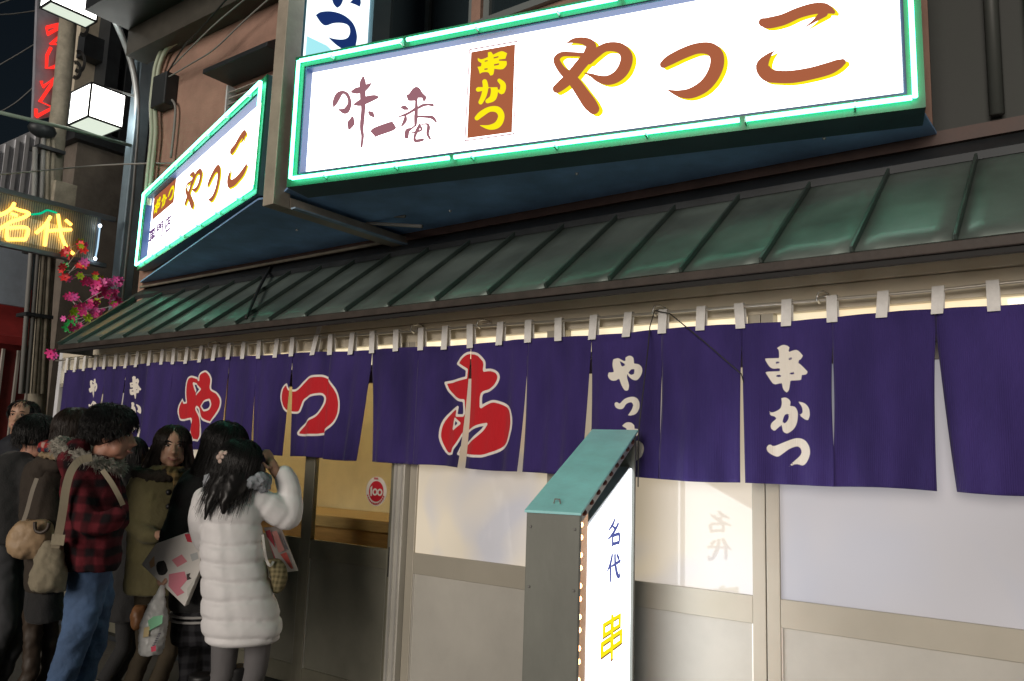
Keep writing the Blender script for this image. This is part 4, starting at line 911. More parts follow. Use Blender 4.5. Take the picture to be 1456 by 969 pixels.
# utility pole with pipes
XU = -10.2
up = empty('utility_pole', hx(70,600,XU), 'utility pole wrapped in pipes and cables left of the lamp post', 'pole')
pt = lambda x, y, dx=0: hx(x, y, XU+dx)
MB().tube([pt(102,-30), pt(90,110), pt(80,200), pt(62,420), pt(45,700)], .10, 12).build('pole', M_util, up, smooth=True)
for k, (a, b, c) in enumerate((((62,190),(58,300),(38,560)), ((68,190),(66,300),(48,560)), ((50,210),(48,310),(30,560)), ((76,200),(72,330),(60,560)))):
    MB().tube([pt(*a,.14), pt(*b,.14), pt(*c,.14)], .03, 8).build('pipe', M_util if k % 2 else M_wireg, up, smooth=True)
for q in ((68,215),(66,290),(58,360),(50,450)):
    p = pt(*q,.1); MB().box((p.x-.14,p.y-.15,p.z-.02),(p.x+.12,p.y+.15,p.z+.02)).build('band', M_dark, up)
p = pt(86,290,.15); B((p.x-.1,p.y-.12,p.z-.22),(p.x+.08,p.y+.14,p.z+.25)).build('junction_box', M_util, up, bevel=.01)
p = pt(60,185,.15); MB().ball((p.x,p.y,p.z), (.12,.16,.10), 10, 6).build('transformer', M_dark, up, smooth=True)
cw = MB()
for (cx_, cy_, r_) in ((112,88,16),(108,100,13),(118,38,14)):
    for q in range(3):
        cw.tube([pt(cx_+(r_-2*q)*math.cos(a)*.6, cy_+(r_-2*q)*math.sin(a), .1+.03*q) for a in np.linspace(-1.9,2.2,14)], .008, 5)
cw.build('cable_coil', M_wire, up)
# red neon letters on a vertical board
XN = -10.6
rn = empty('red_neon_sign', hx(70,100,XN), 'vertical board with red neon letters left of the utility pole', 'sign')
bq = [hx(*q, XN) for q in ((84,20),(74,160),(46,168),(53,20))]
zz0, zz1 = bq[2].z, bq[0].z+.6
MB().prism([hx(47,172,XN), hx(72,166,XN), hx(94,-20,XN), hx(54,-20,XN)], (-.06,0,0)).build('board', mat('grey_board',(0.32,0.33,0.38),.5,var=.2), rn)
z8 = zoomer(30, 0, 4.847)
for st in ([(178,190),(182,238),(285,178)], [(178,190),(262,170)], [(300,225),(288,306),(205,306),(300,225)], [(205,330),(178,385),(175,470),(225,465),(262,445),(268,412)], [(140,560),(150,600),(250,522),(130,702),(222,742),(105,805)], [(102,752),(105,805)]):
    MB().tube([hx(*z8(p), XN+.05) for p in st], .022, 8).build('neon_tube', E_red, rn, smooth=True)
# building conduits by the corner of the shop wall
cn = empty('wall_conduits', hy(222,200,YW-.06), 'pair of pale conduits running up the left corner of the shop wall', 'conduit')
for k, off in enumerate((0,5.5)):
    pts = [hy(x+off, y, YW-.07) for x, y in ((206,292),(211,240),(216,190),(215,150),(218,118),(222,92),(232,70),(247,60))]
    MB().tube(catmull([tuple(p) for p in pts],False,4), .022, 8).build('conduit', M_cond, cn, smooth=True)
p = hy(238,130,YW-.05); B((p.x-.14,p.y-.08,p.z-.17),(p.x+.10,p.y+.047,p.z+.15)).build('junction_box', M_dark, cn, bevel=.01)
MB().tube(catmull([tuple(hy(x,y,YW-.05)) for x, y in ((228,120),(240,138),(249,150),(248,180),(243,225))],False,4), .012, 6).build('branch_pipe', M_wireg, cn, smooth=True)
# overhead wires
def wire(pts, r, m, label): tag(MB().tube(catmull([tuple(p) for p in pts],False,5), r, 5).build('overhead_wire', m, None, smooth=True), label, 'wire', 'overhead wires')
wire([hx(-20,250,XP+.3), hx(60,243,XP+.3), hx(150,235,XP+.3), hy(250,232,YW-.1)], .009, M_wireg, 'grey wire running across just above the neon board')
wire([hx(-20,104,-12), hx(30,75,-12), hx(62,55,-12)], .008, M_wireg, 'upper of two slanting wires left of the red neon sign')
wire([hx(-20,170,-12), hx(20,148,-12), hx(50,122,-12)], .008, M_wireg, 'lower of two slanting wires left of the red neon sign')
wire([hx(-20,22,-12), hx(20,20,-12), hx(60,14,-12)], .008, M_wireg, 'nearly level wire at the top left corner')
wire([hx(-20,12,-12), hx(20,-2,-12), hx(40,-12,-12)], .008, M_wireg, 'short wire crossing the very top left corner')
wire([hy(236,112,.3), hy(270,92,.28), hy(305,70,.28), hy(345,32,.28), hy(390,-8,.28)], .007, M_wireg, 'pale thin wire climbing across the brown wall')
wire([hy(238,104,.3), hy(262,66,.1), hy(285,42,0.), hy(330,-10,-.1)], .008, M_wire, 'dark cable under the overhang above the conduits')
wire([hy(240,100,.3), hy(300,40,.1), hy(360,-10,0.)], .007, M_wireg, 'second pale cable under the overhang above the conduits')
wire([aw_pt(hy(386,385,YR).x,1.02,.04), aw_pt((hy(386,385,YR).x+hy(357,461,YE).x)/2,.5,.05), aw_pt(hy(357,461,YE).x,-.02,.04)], .012, M_wire, 'black cable lying down over the awning')
# ------------------------------------------------------------------ people
RH = _r.copy(); FH = Vector((-math.sin(YAW), math.cos(YAW), 0)); UPZ = Vector((0,0,1))
def hd(x, y, dep): r_ = ray(x, y); return CAM + r_*(dep/r_.dot(FH))      # on the upright plane at this distance
def hq(x, y, dep, do=0.0): r_ = ray(x, y); return CAM + r_*((dep+do)/r_.dot(FH))      # the same, moved along the line of sight
def loc_ax(x):
    h_ = ray(x, 640); h_ = Vector((h_.x, h_.y, 0)).normalized(); return h_, Vector((h_.y, -h_.x, 0)), h_.dot(FH)
def loft(mb, rings, dep, n=22, sub=4, quilt=(), qd=.07):
    """rings: (px_x, px_y, half width px, half depth m, depth offset m), top to bottom"""
    R_ = catmull(rings, False, sub); sc = dep/FPX; vs = []
    for (cx, cy, hw, hdm, do) in R_:
        k = 1.0
        for q in quilt: pass
        c = hq(cx, cy, dep, do); fl_, rl_, co = loc_ax(cx)
        for a in range(n):
            th = 2*pi*a/n; ca, sa = math.cos(th), math.sin(th)
            k = 1.0
            for q in quilt: k -= qd*math.exp(-((cy-q-1.6*math.sin(2*th+q)-.8*math.sin(5*th+q*2))/3.0)**2)
            if quilt: k += .012*math.sin(9*th+cy*.35)*math.sin(cy*.5+th*3); k -= .035*math.exp(-(((th-1.5*pi+.12)/.05)**2))
            ca = math.copysign(abs(ca)**.85, ca); sa = math.copysign(abs(sa)**.85, sa)
            vs.append(c + rl_*(hw*sc*co*k*ca) + fl_*(hdm*k*sa))
    m = len(R_)
    fs = [(i*n+k_, i*n+(k_+1) % n, (i+1)*n+(k_+1) % n, (i+1)*n+k_) for i in range(m-1) for k_ in range(n)]
    fs += [tuple(range(n-1,-1,-1)), tuple((m-1)*n+k_ for k_ in range(n))]
    mb.add(vs, fs); return mb
def limb(mb, joints, dep, n=14, sub=4, quilt=0):
    """joints: (px_x, px_y, radius px, depth offset m)"""
    J = catmull(joints, False, sub); sc = dep/FPX
    pts = [hq(x, y, dep, d) for x, y, r, d in J]; rs = [r*sc*loc_ax(x)[2]**.8 for x, y, r, d in J]
    if quilt:
        acc = 0
        for i in range(len(pts)):
            if i: acc += (pts[i]-pts[i-1]).length
            rs[i] *= 1-.10*math.exp(-((acc % quilt-quilt/2)/.012)**2)
    mb.tube(pts, rs, n); mb.ball(pts[0], rs[0]*.98, 12, 8); mb.ball(pts[-1], rs[-1]*.98, 12, 8); return mb
def cloud(name, size):
    t = bpy.data.textures.get(name) or bpy.data.textures.new(name, 'CLOUDS'); t.noise_scale = size; t.noise_depth = 2; return t
def skin(mb, name, m, parent=None, vox=.011, smooth=4, disp=0.0, dsize=.08):
    me = bpy.data.meshes.new(name); me.from_pydata(mb.v, [], mb.f)
    bm = bmesh.new(); bm.from_mesh(me); bmesh.ops.recalc_face_normals(bm, faces=bm.faces); bm.to_mesh(me); bm.free()
    o = bpy.data.objects.new(name, me); COL.objects.link(o); me.materials.append(m)
    r = o.modifiers.new('remesh','REMESH'); r.mode = 'VOXEL'; r.voxel_size = vox; r.use_smooth_shade = True
    if smooth: s = o.modifiers.new('smooth','SMOOTH'); s.factor = .5; s.iterations = smooth
    if disp:
        d = o.modifiers.new('folds','DISPLACE'); d.texture = cloud('cloth_%d' % int(dsize*1000), dsize); d.strength = disp; d.mid_level = .5; d.texture_coords = 'GLOBAL'
    if parent is not None: o.parent = parent; o.matrix_parent_inverse = Matrix.Translation(-parent.location)
    return o
M_skin = mat('skin', (0.50,0.29,0.20), .5, var=.08, vscale=12)
M_skin2 = mat('skin_ruddy', (0.46,0.23,0.16), .5, var=.08, vscale=12)
M_hair = mat('black_hair', (0.010,0.009,0.009), .38, spec=.35)
M_hairb = mat('brown_hair', (0.022,0.014,0.010), .4, spec=.35)
M_eyew = mat('eye_white', (0.42,0.38,0.34), .3); M_iris = mat('dark_iris', (0.012,0.009,0.008), .2); M_lip = mat('lip', (0.34,0.14,0.115), .45)
def face_frame(fdir): 
    F_ = Vector(fdir).normalized(); R_ = F_.cross(UPZ).normalized(); U_ = R_.cross(F_).normalized(); return F_, R_, U_
def head_geo(mb, c, s, fdir):
    F_, R_, U_ = face_frame(fdir); Mx = Matrix((R_, F_, U_)).transposed()
    P = lambda r, f, u: c+(R_*r+F_*f+U_*u)*s
    mb.ball(P(0,-.012,.03), (.076*s,.094*s,.088*s), 20, 14, Mx)
    mb.ball(P(0,.022,-.028), (.062*s,.068*s,.085*s), 18, 12, Mx)
    mb.ball(P(0,.055,-.092), (.030*s,.024*s,.022*s), 12, 8, Mx)
    mb.ball(P(.034,.040,-.062), (.030*s,.035*s,.034*s), 10, 8, Mx); mb.ball(P(-.034,.040,-.062), (.030*s,.035*s,.034*s), 10, 8, Mx)
    mb.tube([P(0,.080,.012), P(0,.094,-.012), P(0,.108,-.032), P(0,.090,-.042)], [.009*s,.011*s,.015*s,.012*s], 10)
    mb.ball(P(.013,.090,-.036), .010*s, 8, 6); mb.ball(P(-.013,.090,-.036), .010*s, 8, 6)
    mb.ball(P(0,.084,-.064), (.022*s,.014*s,.009*s), 10, 6, Mx); mb.ball(P(0,.082,-.076), (.019*s,.012*s,.008*s), 10, 6, Mx)
    for e in (-1,1): mb.ball(P(e*.076,-.008,-.012), (.010*s,.020*s,.034*s), 10, 8, Mx)
    return P, Mx
def face_parts(parent, c, s, fdir, smile=.0):
    F_, R_, U_ = face_frame(fdir); Mx = Matrix((R_, F_, U_)).transposed(); P = lambda r, f, u: c+(R_*r+F_*f+U_*u)*s
    for e in (-1,1):
        ey = MB().ball(P(e*.031,.0745,.006), (.0115*s,.008*s,.0052*s), 12, 8, Mx).build('eye', M_eyew, parent, True)
        MB().ball(P(e*.031,.0815,.006), (.0062*s,.004*s,.0052*s), 10, 6, Mx).build('iris', M_iris, ey, True)
        MB().tube([P(e*.016,.087,.026), P(e*.032,.086,.033), P(e*.050,.074,.028)], [.0025*s,.0038*s,.002*s], 6).build('eyebrow', M_hair, parent, True)
        MB().tube([P(e*.017,.083,.011), P(e*.031,.0855,.0155), P(e*.046,.078,.010)], .0022*s, 6).build('eyelid', M_hair, parent, True)
    MB().tube([P(-.026,.086,-.066+smile), P(-.012,.0965,-.070), P(0,.0985,-.071), P(.012,.0965,-.070), P(.026,.086,-.066+smile)], [.003*s,.006*s,.0065*s,.006*s,.003*s], 8).build('mouth', M_lip, parent, True)
def hair_geo(mb, c, rad, fdir, n, length, rnd, front=.30, spread=1.0, r0=.0035, messy=.0, fall=None, fringe=True):
    F_, R_, U_ = face_frame(fdir)
    for _ in range(n):
        while True:
            d = Vector((rnd.gauss(0,1), rnd.gauss(0,1), rnd.gauss(0,1))).normalized()
            if d.z < -.15: continue
            if d.dot(F_) > front and d.z < (.42 if fringe else .75): continue
            break
        el = lambda v: c + Vector((v.x*rad[0], v.y*rad[1], v.z*rad[2]))
        L_ = length*rnd.uniform(.7,1.1)*(.30 if (length > .25 and d.dot(F_) > .12 and abs(d.dot(R_)) < .55) else 1); pts = [el(d*.96)]; v = d.copy(); done = 0; st = L_/7
        jit = Vector((rnd.uniform(-1,1), rnd.uniform(-1,1), rnd.uniform(-.6,.6)))*messy
        for k in range(7):
            p = pts[-1]; w = Vector(((p.x-c.x)/rad[0], (p.y-c.y)/rad[1], (p.z-c.z)/rad[2]))
            nrm = Vector((w.x/rad[0], w.y/rad[1], w.z/rad[2])).normalized()
            g_ = Vector((0,0,-1)) + jit + (fall or Vector((0,0,0)))
            if w.z > -.1:
                t = (g_ - nrm*min(0,g_.dot(nrm))).normalized(); 
                if t.length < .1: t = Vector((rnd.uniform(-1,1),rnd.uniform(-1,1),0)).normalized()
                q = p + t*st; w2 = Vector(((q.x-c.x)/rad[0], (q.y-c.y)/rad[1], (q.z-c.z)/rad[2]))
                q = el(w2.normalized()*(1.0+.04*k*messy*2+.02*rnd.random()))
            else: q = p + (g_.normalized()+Vector((w.x,w.y,0))*.08*(spread-1)).normalized()*st
            pts.append(q)
        mb.tube(pts, [r0*s_ for s_ in (1,1.1,1.1,1,.9,.75,.55,.25)], 4)
    return mb
def hand(mb, wrist, palm, fdirs, s=1.0, thumb=None):
    """wrist, palm centre, list of four finger chains (lists of points), thumb chain"""
    mb.tube([wrist, (wrist+palm)/2, palm], [.024*s,.028*s,.030*s], 10); mb.ball(palm, .031*s, 10, 8)
    for ch in fdirs: mb.tube(ch, [.0095*s,.009*s,.0085*s,.0065*s][:len(ch)], 8); mb.ball(ch[-1], .0068*s, 8, 6)
    if thumb: mb.tube(thumb, [.0115*s,.010*s,.0085*s][:len(thumb)], 8); mb.ball(thumb[-1], .0085*s, 8, 6)
def under(mb, dep, neck, hip, feet):
    """slim body under the clothes so that the figure is one surface; px points"""
    limb(mb, [(*neck,12,0),((neck[0]+hip[0])/2,(neck[1]+hip[1])/2,24,0),(*hip,24,0)], dep)
def leg(mb, dep, pts, foot, fdir, r_end=.045, ankle=.09):
    """visible leg as px joints (x, y, r, do) carried on to a shoe on the ground"""
    J = catmull(pts, False, 4); sc = dep/FPX; P = [hq(x,y,dep,d) for x,y,r,d in J]; R_ = [r*sc*loc_ax(x)[2]**.8 for x,y,r,d in J]
    f = hq(foot[0], 640, dep, foot[1])
    if P[-1].z > ankle+.05: P.append(Vector((f.x,f.y,ankle))); R_.append(r_end)
    mb.tube(P, R_, 14); mb.ball(P[0], R_[0], 12, 8); mb.ball(P[-1], R_[-1], 10, 8)
    return f
def shoe(parent, f, fdir, m, high=0.0, name='shoe'):
    d = Vector(fdir).normalized(); mb = MB()
    mb.tube([Vector((f.x,f.y,.045+.012))-d*.06, Vector((f.x,f.y,.05+.012))+d*.05, Vector((f.x,f.y,.04+.012))+d*.15], [.045,.046,.034], 12)
    mb.ball(Vector((f.x,f.y,.052))-d*.06, .044, 10, 8); mb.ball(Vector((f.x,f.y,.046))+d*.15, .034, 10, 8)
    mb.tube([Vector((f.x,f.y,.05)), Vector((f.x,f.y,.14+high))], [.046,.05], 12)
    return skin(mb, name, m, parent, vox=.010, smooth=3)
rp = random.Random(11)
G_LAB = 'people queueing outside the shop'
def person(mb, label, m=M_skin, vox=.008):
    o = skin(mb, 'person', m, None, vox=vox, smooth=2); tag(o, label, 'person', G_LAB); return o

# ---- A: woman in the long white down coat, seen from behind, hand in her hair
dA = 4.2; zA_ = zoomer(180, 580, 2.4923)
def rA(*rs): return [(*zA_((x,y)), hw/2.4923, hdm, do) for x, y, hw, hdm, do in rs]
def jA(*js): return [(*zA_((x,y)), r/2.4923, do) for x, y, r, do in js]
mb = MB(); hc = hd(*zA_((405,195)), dA)
fA = (FH*.75+RH*.65)
head_geo(mb, hc, 1.0, fA); mb.tube([hc-UPZ*.07, hc-UPZ*.22], [.052,.055], 12)
under(mb, dA, zA_((395,300)), zA_((400,640)), [(zA_((350,0))[0],-.02),(zA_((460,0))[0],.05)])
wr = hq(*zA_((545,255)), dA, .10); pc = hq(*zA_((512,200)), dA, .06)
mb.tube([hq(*zA_((565,330)), dA, .1), wr], [.035,.026], 12)
px2 = lambda x, y, do=0: hq(*zA_((x,y)), dA, do)
hand(mb, wr, pc, [[px2(500,192,.05),px2(488,178,.03),px2(483,168,.01),px2(480,166,-.015)], [px2(505,186,.06),px2(492,168,.04),px2(484,160,.02),px2(478,160,-.01)], [px2(512,182,.07),px2(500,160,.06),px2(490,153,.04),px2(482,154,.015)], [px2(520,184,.08),px2(512,162,.08),px2(503,152,.07),px2(494,152,.05)]], 1.0, [px2(508,212,.03),px2(494,208,.0),px2(484,196,-.02)])
limb(mb, jA((440,330,30,.02),(540,385,24,.05),(580,385,22,.08)), dA)
A = person(mb, 'woman in a long white quilted coat seen from behind, hand raised to her hair', M_skin, .007)
M_wcoat = mat('white_down_coat', (0.80,0.79,0.80), .55, var=.04, vscale=9, bump=.06, bscale=30)
mb = MB()
loft(mb, rA((392,262,52,.085,0),(380,282,85,.11,0),(366,310,112,.13,0),(364,345,118,.14,0),(370,400,110,.14,0),(374,455,108,.14,0),(374,500,112,.15,0),(380,560,116,.155,0),(388,610,122,.16,0),(396,660,128,.165,0),(404,720,136,.17,0),(411,775,139,.175,0),(410,812,132,.17,0),(406,828,112,.15,0)), dA, n=40, sub=7, quilt=[580+q/2.4923 for q in (330,408,478,540,602,668,738,800)], qd=.085)
limb(mb, jA((450,318,46,0),(500,345,52,.03),(545,375,52,.06),(572,385,50,.08),(580,340,47,.09),(575,290,43,.10),(560,240,41,.10)), dA, sub=6, quilt=.12)
limb(mb, jA((275,320,42,0),(262,390,44,-.02),(270,460,40,.06),(300,520,34,.14)), dA, quilt=.12)
skin(mb, 'coat', M_wcoat, A, vox=.0085, smooth=3, disp=.006, dsize=.08)
mb = MB()
for k in range(26):
    a = k/26*2*pi; c = hd(*zA_((396,268)), dA)+RH*.125*math.cos(a)*1.02+FH*.10*math.sin(a); mb.ball(c+Vector((0,0,rp.uniform(-.01,.02))), .042*rp.uniform(.8,1.15), 8, 6)
skin(mb, 'hood_collar', mat('grey_blue_fleece',(0.34,0.36,0.40),.95,bump=.6,bscale=90), A, vox=.010, smooth=2, disp=.03, dsize=.02)
mb = MB()
mb.ball(hd(*zA_((402,190)), dA)-FH*.015, (.118,.115,.112), 20, 14)
limb(mb, jA((385,200,66,-.02),(350,255,50,-.08),(318,300,30,-.13),(290,355,14,-.165),(278,395,6,-.17)), dA); limb(mb, jA((410,210,66,-.02),(380,280,50,-.10),(352,330,22,-.155),(342,375,8,-.17)), dA); limb(mb, jA((440,200,55,.0),(462,250,36,.02),(480,300,16,.03)), dA)
hA = skin(mb, 'hair', M_hair, A, vox=.010, smooth=2, disp=.012, dsize=.03)
mb = MB(); hair_geo(mb, hd(*zA_((402,190)), dA)-FH*.015, (.119,.116,.114), fA, 1300, .27, rp, front=.5, messy=.10, fall=RH*-.22-FH*.2, r0=.0013)
mb.build('hair_strand', M_hair, hA, True)
cc = hq(*zA_((345,176)), dA, -.11); mb = MB()
for k in range(6): mb.ball(cc+RH*.022*math.cos(k*pi/3)+UPZ*.022*math.sin(k*pi/3), (.017,.017,.015), 8, 6)
mb.ball(cc-FH*.006, .013, 8, 6); mb.build('hair_clip', mat('beige_clip',(0.55,0.42,0.36),.6), A, True)
M_tights = mat('grey_tights', (0.13,0.125,0.13), .8); M_bootb = mat('black_boot', (0.012,0.012,0.013), .5)
mb = MB(); f1 = leg(mb, dA, jA((352,780,52,0),(348,860,47,0),(342,940,42,0)), (zA_((335,0))[0],0), RH); f2 = leg(mb, dA, jA((462,780,52,.05),(464,860,46,.05),(455,930,42,.05)), (zA_((450,0))[0],.05), RH)
skin(mb, 'tights', M_tights, A, vox=.011, smooth=3)
for f_, top in ((f1,(340,945)),(f2,(454,925))):
    mb = MB(); t_ = hd(*zA_(top), dA); mb.tube([Vector((f_.x,f_.y,t_.z)), Vector((f_.x,f_.y,.25)), Vector((f_.x,f_.y,.05))], [.066,.056,.05], 14)
    d_ = Vector(fA).normalized(); mb.tube([Vector((f_.x,f_.y,.055))-d_*.05, Vector((f_.x,f_.y,.055))+d_*.16], [.048,.036], 12); mb.ball(Vector((f_.x,f_.y,.055))-d_*.05, .045, 10, 8)
    skin(mb, 'boot', M_bootb, A, vox=.011, smooth=3)

# ---- B: woman in black between the white coat and the olive coat, carrying bags
dB = 4.5
mb = MB(); hc = hd(*zA_((352,128)), dB); fB = (FH*.5+RH*.8)
head_geo(mb, hc, 1.0, fB); mb.tube([hc-UPZ*.07, hc-UPZ*.22], [.05,.055], 12)
under(mb, dB, zA_((320,240)), zA_((270,640)), [(zA_((225,0))[0],0),(zA_((290,0))[0],.08)])
pB = lambda x, y, do=0: hq(*zA_((x,y)), dB, do)
limb(mb, jA((245,260,26,-.04),(185,420,22,-.12),(140,560,20,-.20)), dB)
hand(mb, pB(140,565,-.2), pB(130,600,-.21), [[pB(112+q*7,604,-.225+q*.006),pB(112+q*6,622,-.24+q*.006),pB(119+q*5,631,-.235+q*.006),pB(127+q*3,628,-.215)] for q in range(4)], 1.0, [pB(142,600,-.225),pB(138,618,-.245),pB(128,626,-.25)])
Bp = person(mb, 'woman in a black coat with long black hair, carrying bags behind the white coat', M_skin, .007)
M_bcoat = mat('black_wool_coat', (0.016,0.016,0.017), .85, var=.3, vscale=20, bump=.3, bscale=120, sheen=.1)
mb = MB(); loft(mb, rA((318,215,40,.08,0),(300,240,78,.11,0),(278,275,100,.13,0),(262,360,100,.14,0),(255,470,96,.14,0),(252,600,96,.15,0),(252,690,100,.16,0),(252,712,96,.15,0)), dB, n=28)
limb(mb, jA((230,262,46,-.02),(200,340,46,-.06),(172,430,44,-.12),(150,510,40,-.17),(138,572,36,-.20)), dB)
limb(mb, jA((330,270,42,0),(360,400,40,.08),(350,520,34,.16)), dB)
skin(mb, 'coat', M_bcoat, Bp, vox=.011, smooth=3, disp=.02, dsize=.07)
mb = MB(); mb.ball(hd(*zA_((348,122)), dB), (.125,.12,.115), 20, 14); limb(mb, jA((345,130,70,0),(310,190,56,-.04),(280,240,34,-.07),(262,290,14,-.09)), dB); limb(mb, jA((330,160,66,-.02),(300,230,50,-.05),(300,310,30,-.08)), dB)
hB = skin(mb, 'hair', M_hair, Bp, vox=.011, smooth=3, disp=.012, dsize=.03)
mb = MB(); hair_geo(mb, hd(*zA_((348,122)), dB), (.126,.121,.117), fB, 1000, .40, rp, front=.5, messy=.06, fall=RH*-.25, r0=.0013); mb.build('hair_strand', M_hair, hB, True)
def plaid_mat(name, c0, c1, c2, per, wy=None):
    m = bpy.data.materials.new(name); m.use_nodes = True; n = m.node_tree; b = n.nodes['Principled BSDF']; b.inputs['Roughness'].default_value = .9; b.inputs['Specular IOR Level'].default_value = .15
    tc = n.nodes.new('ShaderNodeTexCoord'); mp = n.nodes.new('ShaderNodeMapping'); mp.inputs['Rotation'].default_value = (0,0,-YAW); n.links.new(tc.outputs['Object'], mp.inputs[0])
    nz = n.nodes.new('ShaderNodeTexNoise'); nz.inputs['Scale'].default_value = 7; n.links.new(mp.outputs[0], nz.inputs['Vector'])
    sp_ = n.nodes.new('ShaderNodeSeparateXYZ'); n.links.new(mp.outputs[0], sp_.inputs[0])
    outs = []
    for ax, p_ in ((0,per),(2,per*1.02)):
        dw = n.nodes.new('ShaderNodeMath'); dw.operation = 'MULTIPLY_ADD'; dw.inputs[1].default_value = .05; n.links.new(nz.outputs['Fac'], dw.inputs[0]); n.links.new(sp_.outputs[ax], dw.inputs[2])
        a = n.nodes.new('ShaderNodeMath'); a.operation = 'MULTIPLY'; a.inputs[1].default_value = 2*pi/p_; n.links.new(dw.outputs[0], a.inputs[0])
        s = n.nodes.new('ShaderNodeMath'); s.operation = 'SINE'; n.links.new(a.outputs[0], s.inputs[0])
        r = n.nodes.new('ShaderNodeMapRange'); r.inputs['From Min'].default_value = -.5; r.inputs['From Max'].default_value = .5; n.links.new(s.outputs[0], r.inputs['Value']); outs.append(r)
    ad = n.nodes.new('ShaderNodeMath'); ad.operation = 'ADD'; n.links.new(outs[0].outputs[0], ad.inputs[0]); n.links.new(outs[1].outputs[0], ad.inputs[1])
    hf = n.nodes.new('ShaderNodeMath'); hf.operation = 'MULTIPLY'; hf.inputs[1].default_value = .5; n.links.new(ad.outputs[0], hf.inputs[0])
    rm = n.nodes.new('ShaderNodeValToRGB'); rm.color_ramp.elements[0].color = (*c0,1); rm.color_ramp.elements[1].color = (*c2,1); e = rm.color_ramp.elements.new(.5); e.color = (*c1,1)
    n.links.new(hf.outputs[0], rm.inputs[0]); n.links.new(rm.outputs[0], b.inputs['Base Color'])
    b2 = n.nodes.new('ShaderNodeTexNoise'); b2.inputs['Scale'].default_value = 130; n.links.new(mp.outputs[0], b2.inputs['Vector'])
    bp = n.nodes.new('ShaderNodeBump'); bp.inputs['Strength'].default_value = .35; bp.inputs['Distance'].default_value = .005; n.links.new(b2.outputs['Fac'], bp.inputs['Height']); n.links.new(bp.outputs[0], b.inputs['Normal'])
    return m
M_skirt = plaid_mat('dark_check_skirt', (0.012,0.012,0.014), (0.03,0.03,0.035), (0.05,0.05,0.055), .06)
mb = MB(); loft(mb, rA((255,690,80,.13,0),(250,760,88,.14,0),(250,830,92,.15,0)), dB); sk = skin(mb, 'skirt', M_skirt, Bp, vox=.012, smooth=3, disp=.015, dsize=.06)
for yy in (727,744):
    mb = MB(); loft(mb, rA((253,yy-3,97,.155,0),(253,yy+3,97.5,.156,0)), dB, sub=1); mb.build('white_stripe', mat('skirt_stripe',(0.45,0.44,0.43),.8), sk, True)
mb = MB(); f1 = leg(mb, dB, jA((225,800,42,0),(222,880,38,0),(220,960,32,0)), (zA_((222,0))[0],0), RH); f2 = leg(mb, dB, jA((285,800,42,.08),(288,880,38,.08),(288,960,32,.08)), (zA_((288,0))[0],.08), RH)
skin(mb, 'tights', M_skirt, Bp, vox=.012, smooth=3)
for f_ in (f1,f2): shoe(Bp, f_, fB, M_bootb, .12, 'boot')

# ---- C: smiling woman in the olive coat
dC = 4.72
mb = MB(); hc = hd(*zA_((163,140)), dC); fC = (-FH*.86+RH*.42+UPZ*.02)
sC = 1.0
head_geo(mb, hc, sC, fC); mb.tube([hc-UPZ*.07-Vector(fC)*.02, hc-UPZ*.22], [.05,.055], 12)
under(mb, dC, zA_((140,240)), zA_((110,600)), [(zA_((75,0))[0],0),(zA_((130,0))[0],.08)])
pC = lambda x, y, do=0: hq(*zA_((x,y)), dC, do)
limb(mb, jA((45,290,24,-.02),(40,400,22,-.06),(100,450,20,-.17)), dC)
hand(mb, pC(105,450,-.18), pC(128,455,-.2), [[pC(140,446+q*6,-.21),pC(152,448+q*6,-.2),pC(158,452+q*6,-.18)] for q in range(4)], .95, [pC(130,442,-.22),pC(142,438,-.23)])
Cp = person(mb, 'smiling woman in an olive green coat facing the street', M_skin, .007)
face_parts(Cp, hc, sC, fC, .008)
M_olive = mat('olive_wool', (0.135,0.118,0.052), .9, var=.22, vscale=9, bump=.3, bscale=100, sheen=.1)
mb = MB(); loft(mb, rA((140,205,52,.08,0),(132,235,88,.11,0),(124,265,108,.13,0),(118,340,108,.14,0),(112,440,106,.145,0),(110,540,110,.15,0),(110,630,116,.16,0),(110,655,112,.155,0)), dC, n=28)
limb(mb, jA((45,275,42,-.02),(26,340,44,-.04),(30,405,42,-.08),(72,448,33,-.15),(104,456,24,-.18)), dC); limb(mb, jA((205,270,38,0),(225,360,38,-.02),(200,450,34,-.10)), dC)
skin(mb, 'coat', M_olive, Cp, vox=.011, smooth=3, disp=.02, dsize=.07)
mb = MB()
for k in range(24):
    a = k/24*2*pi; c = hd(*zA_((140,228)), dC)+RH*.155*math.cos(a)+FH*.12*math.sin(a); mb.ball(c+Vector((0,0,.02*math.sin(a))), .036*rp.uniform(.85,1.15), 8, 6)
skin(mb, 'fur_collar', mat('dark_brown_fur',(0.022,0.016,0.011),.95,bump=.8,bscale=80), Cp, vox=.011, smooth=2, disp=.03, dsize=.02)
mb = MB(); loft(mb, rA((165,208,36,.07,-.03),(170,225,46,.085,-.05),(176,240,40,.08,-.07)), dC, sub=3); limb(mb, jA((178,235,16,-.13),(184,280,16,-.155),(182,330,15,-.16)), dC)
skin(mb, 'scarf', plaid_mat('brown_check_scarf',(0.05,0.035,0.015),(0.14,0.10,0.045),(0.22,0.15,0.06),.045), Cp, vox=.009, smooth=2, disp=.02, dsize=.04)
for yy in (300,350): MB().ball(pC(150,yy,-.145), (.017,.017,.017), 10, 6).build('toggle', M_bootb, Cp, True)
mb = MB(); hh = hc+UPZ*.028-Vector(fC).normalized()*.03; mb.ball(hh, (.100,.100,.100), 18, 12)
limb(mb, jA((115,140,30,.0),(92,185,28,.01),(68,215,22,-.01),(45,238,8,-.02)), dC); limb(mb, jA((212,140,22,.03),(220,190,22,.04),(228,232,10,.05)), dC)
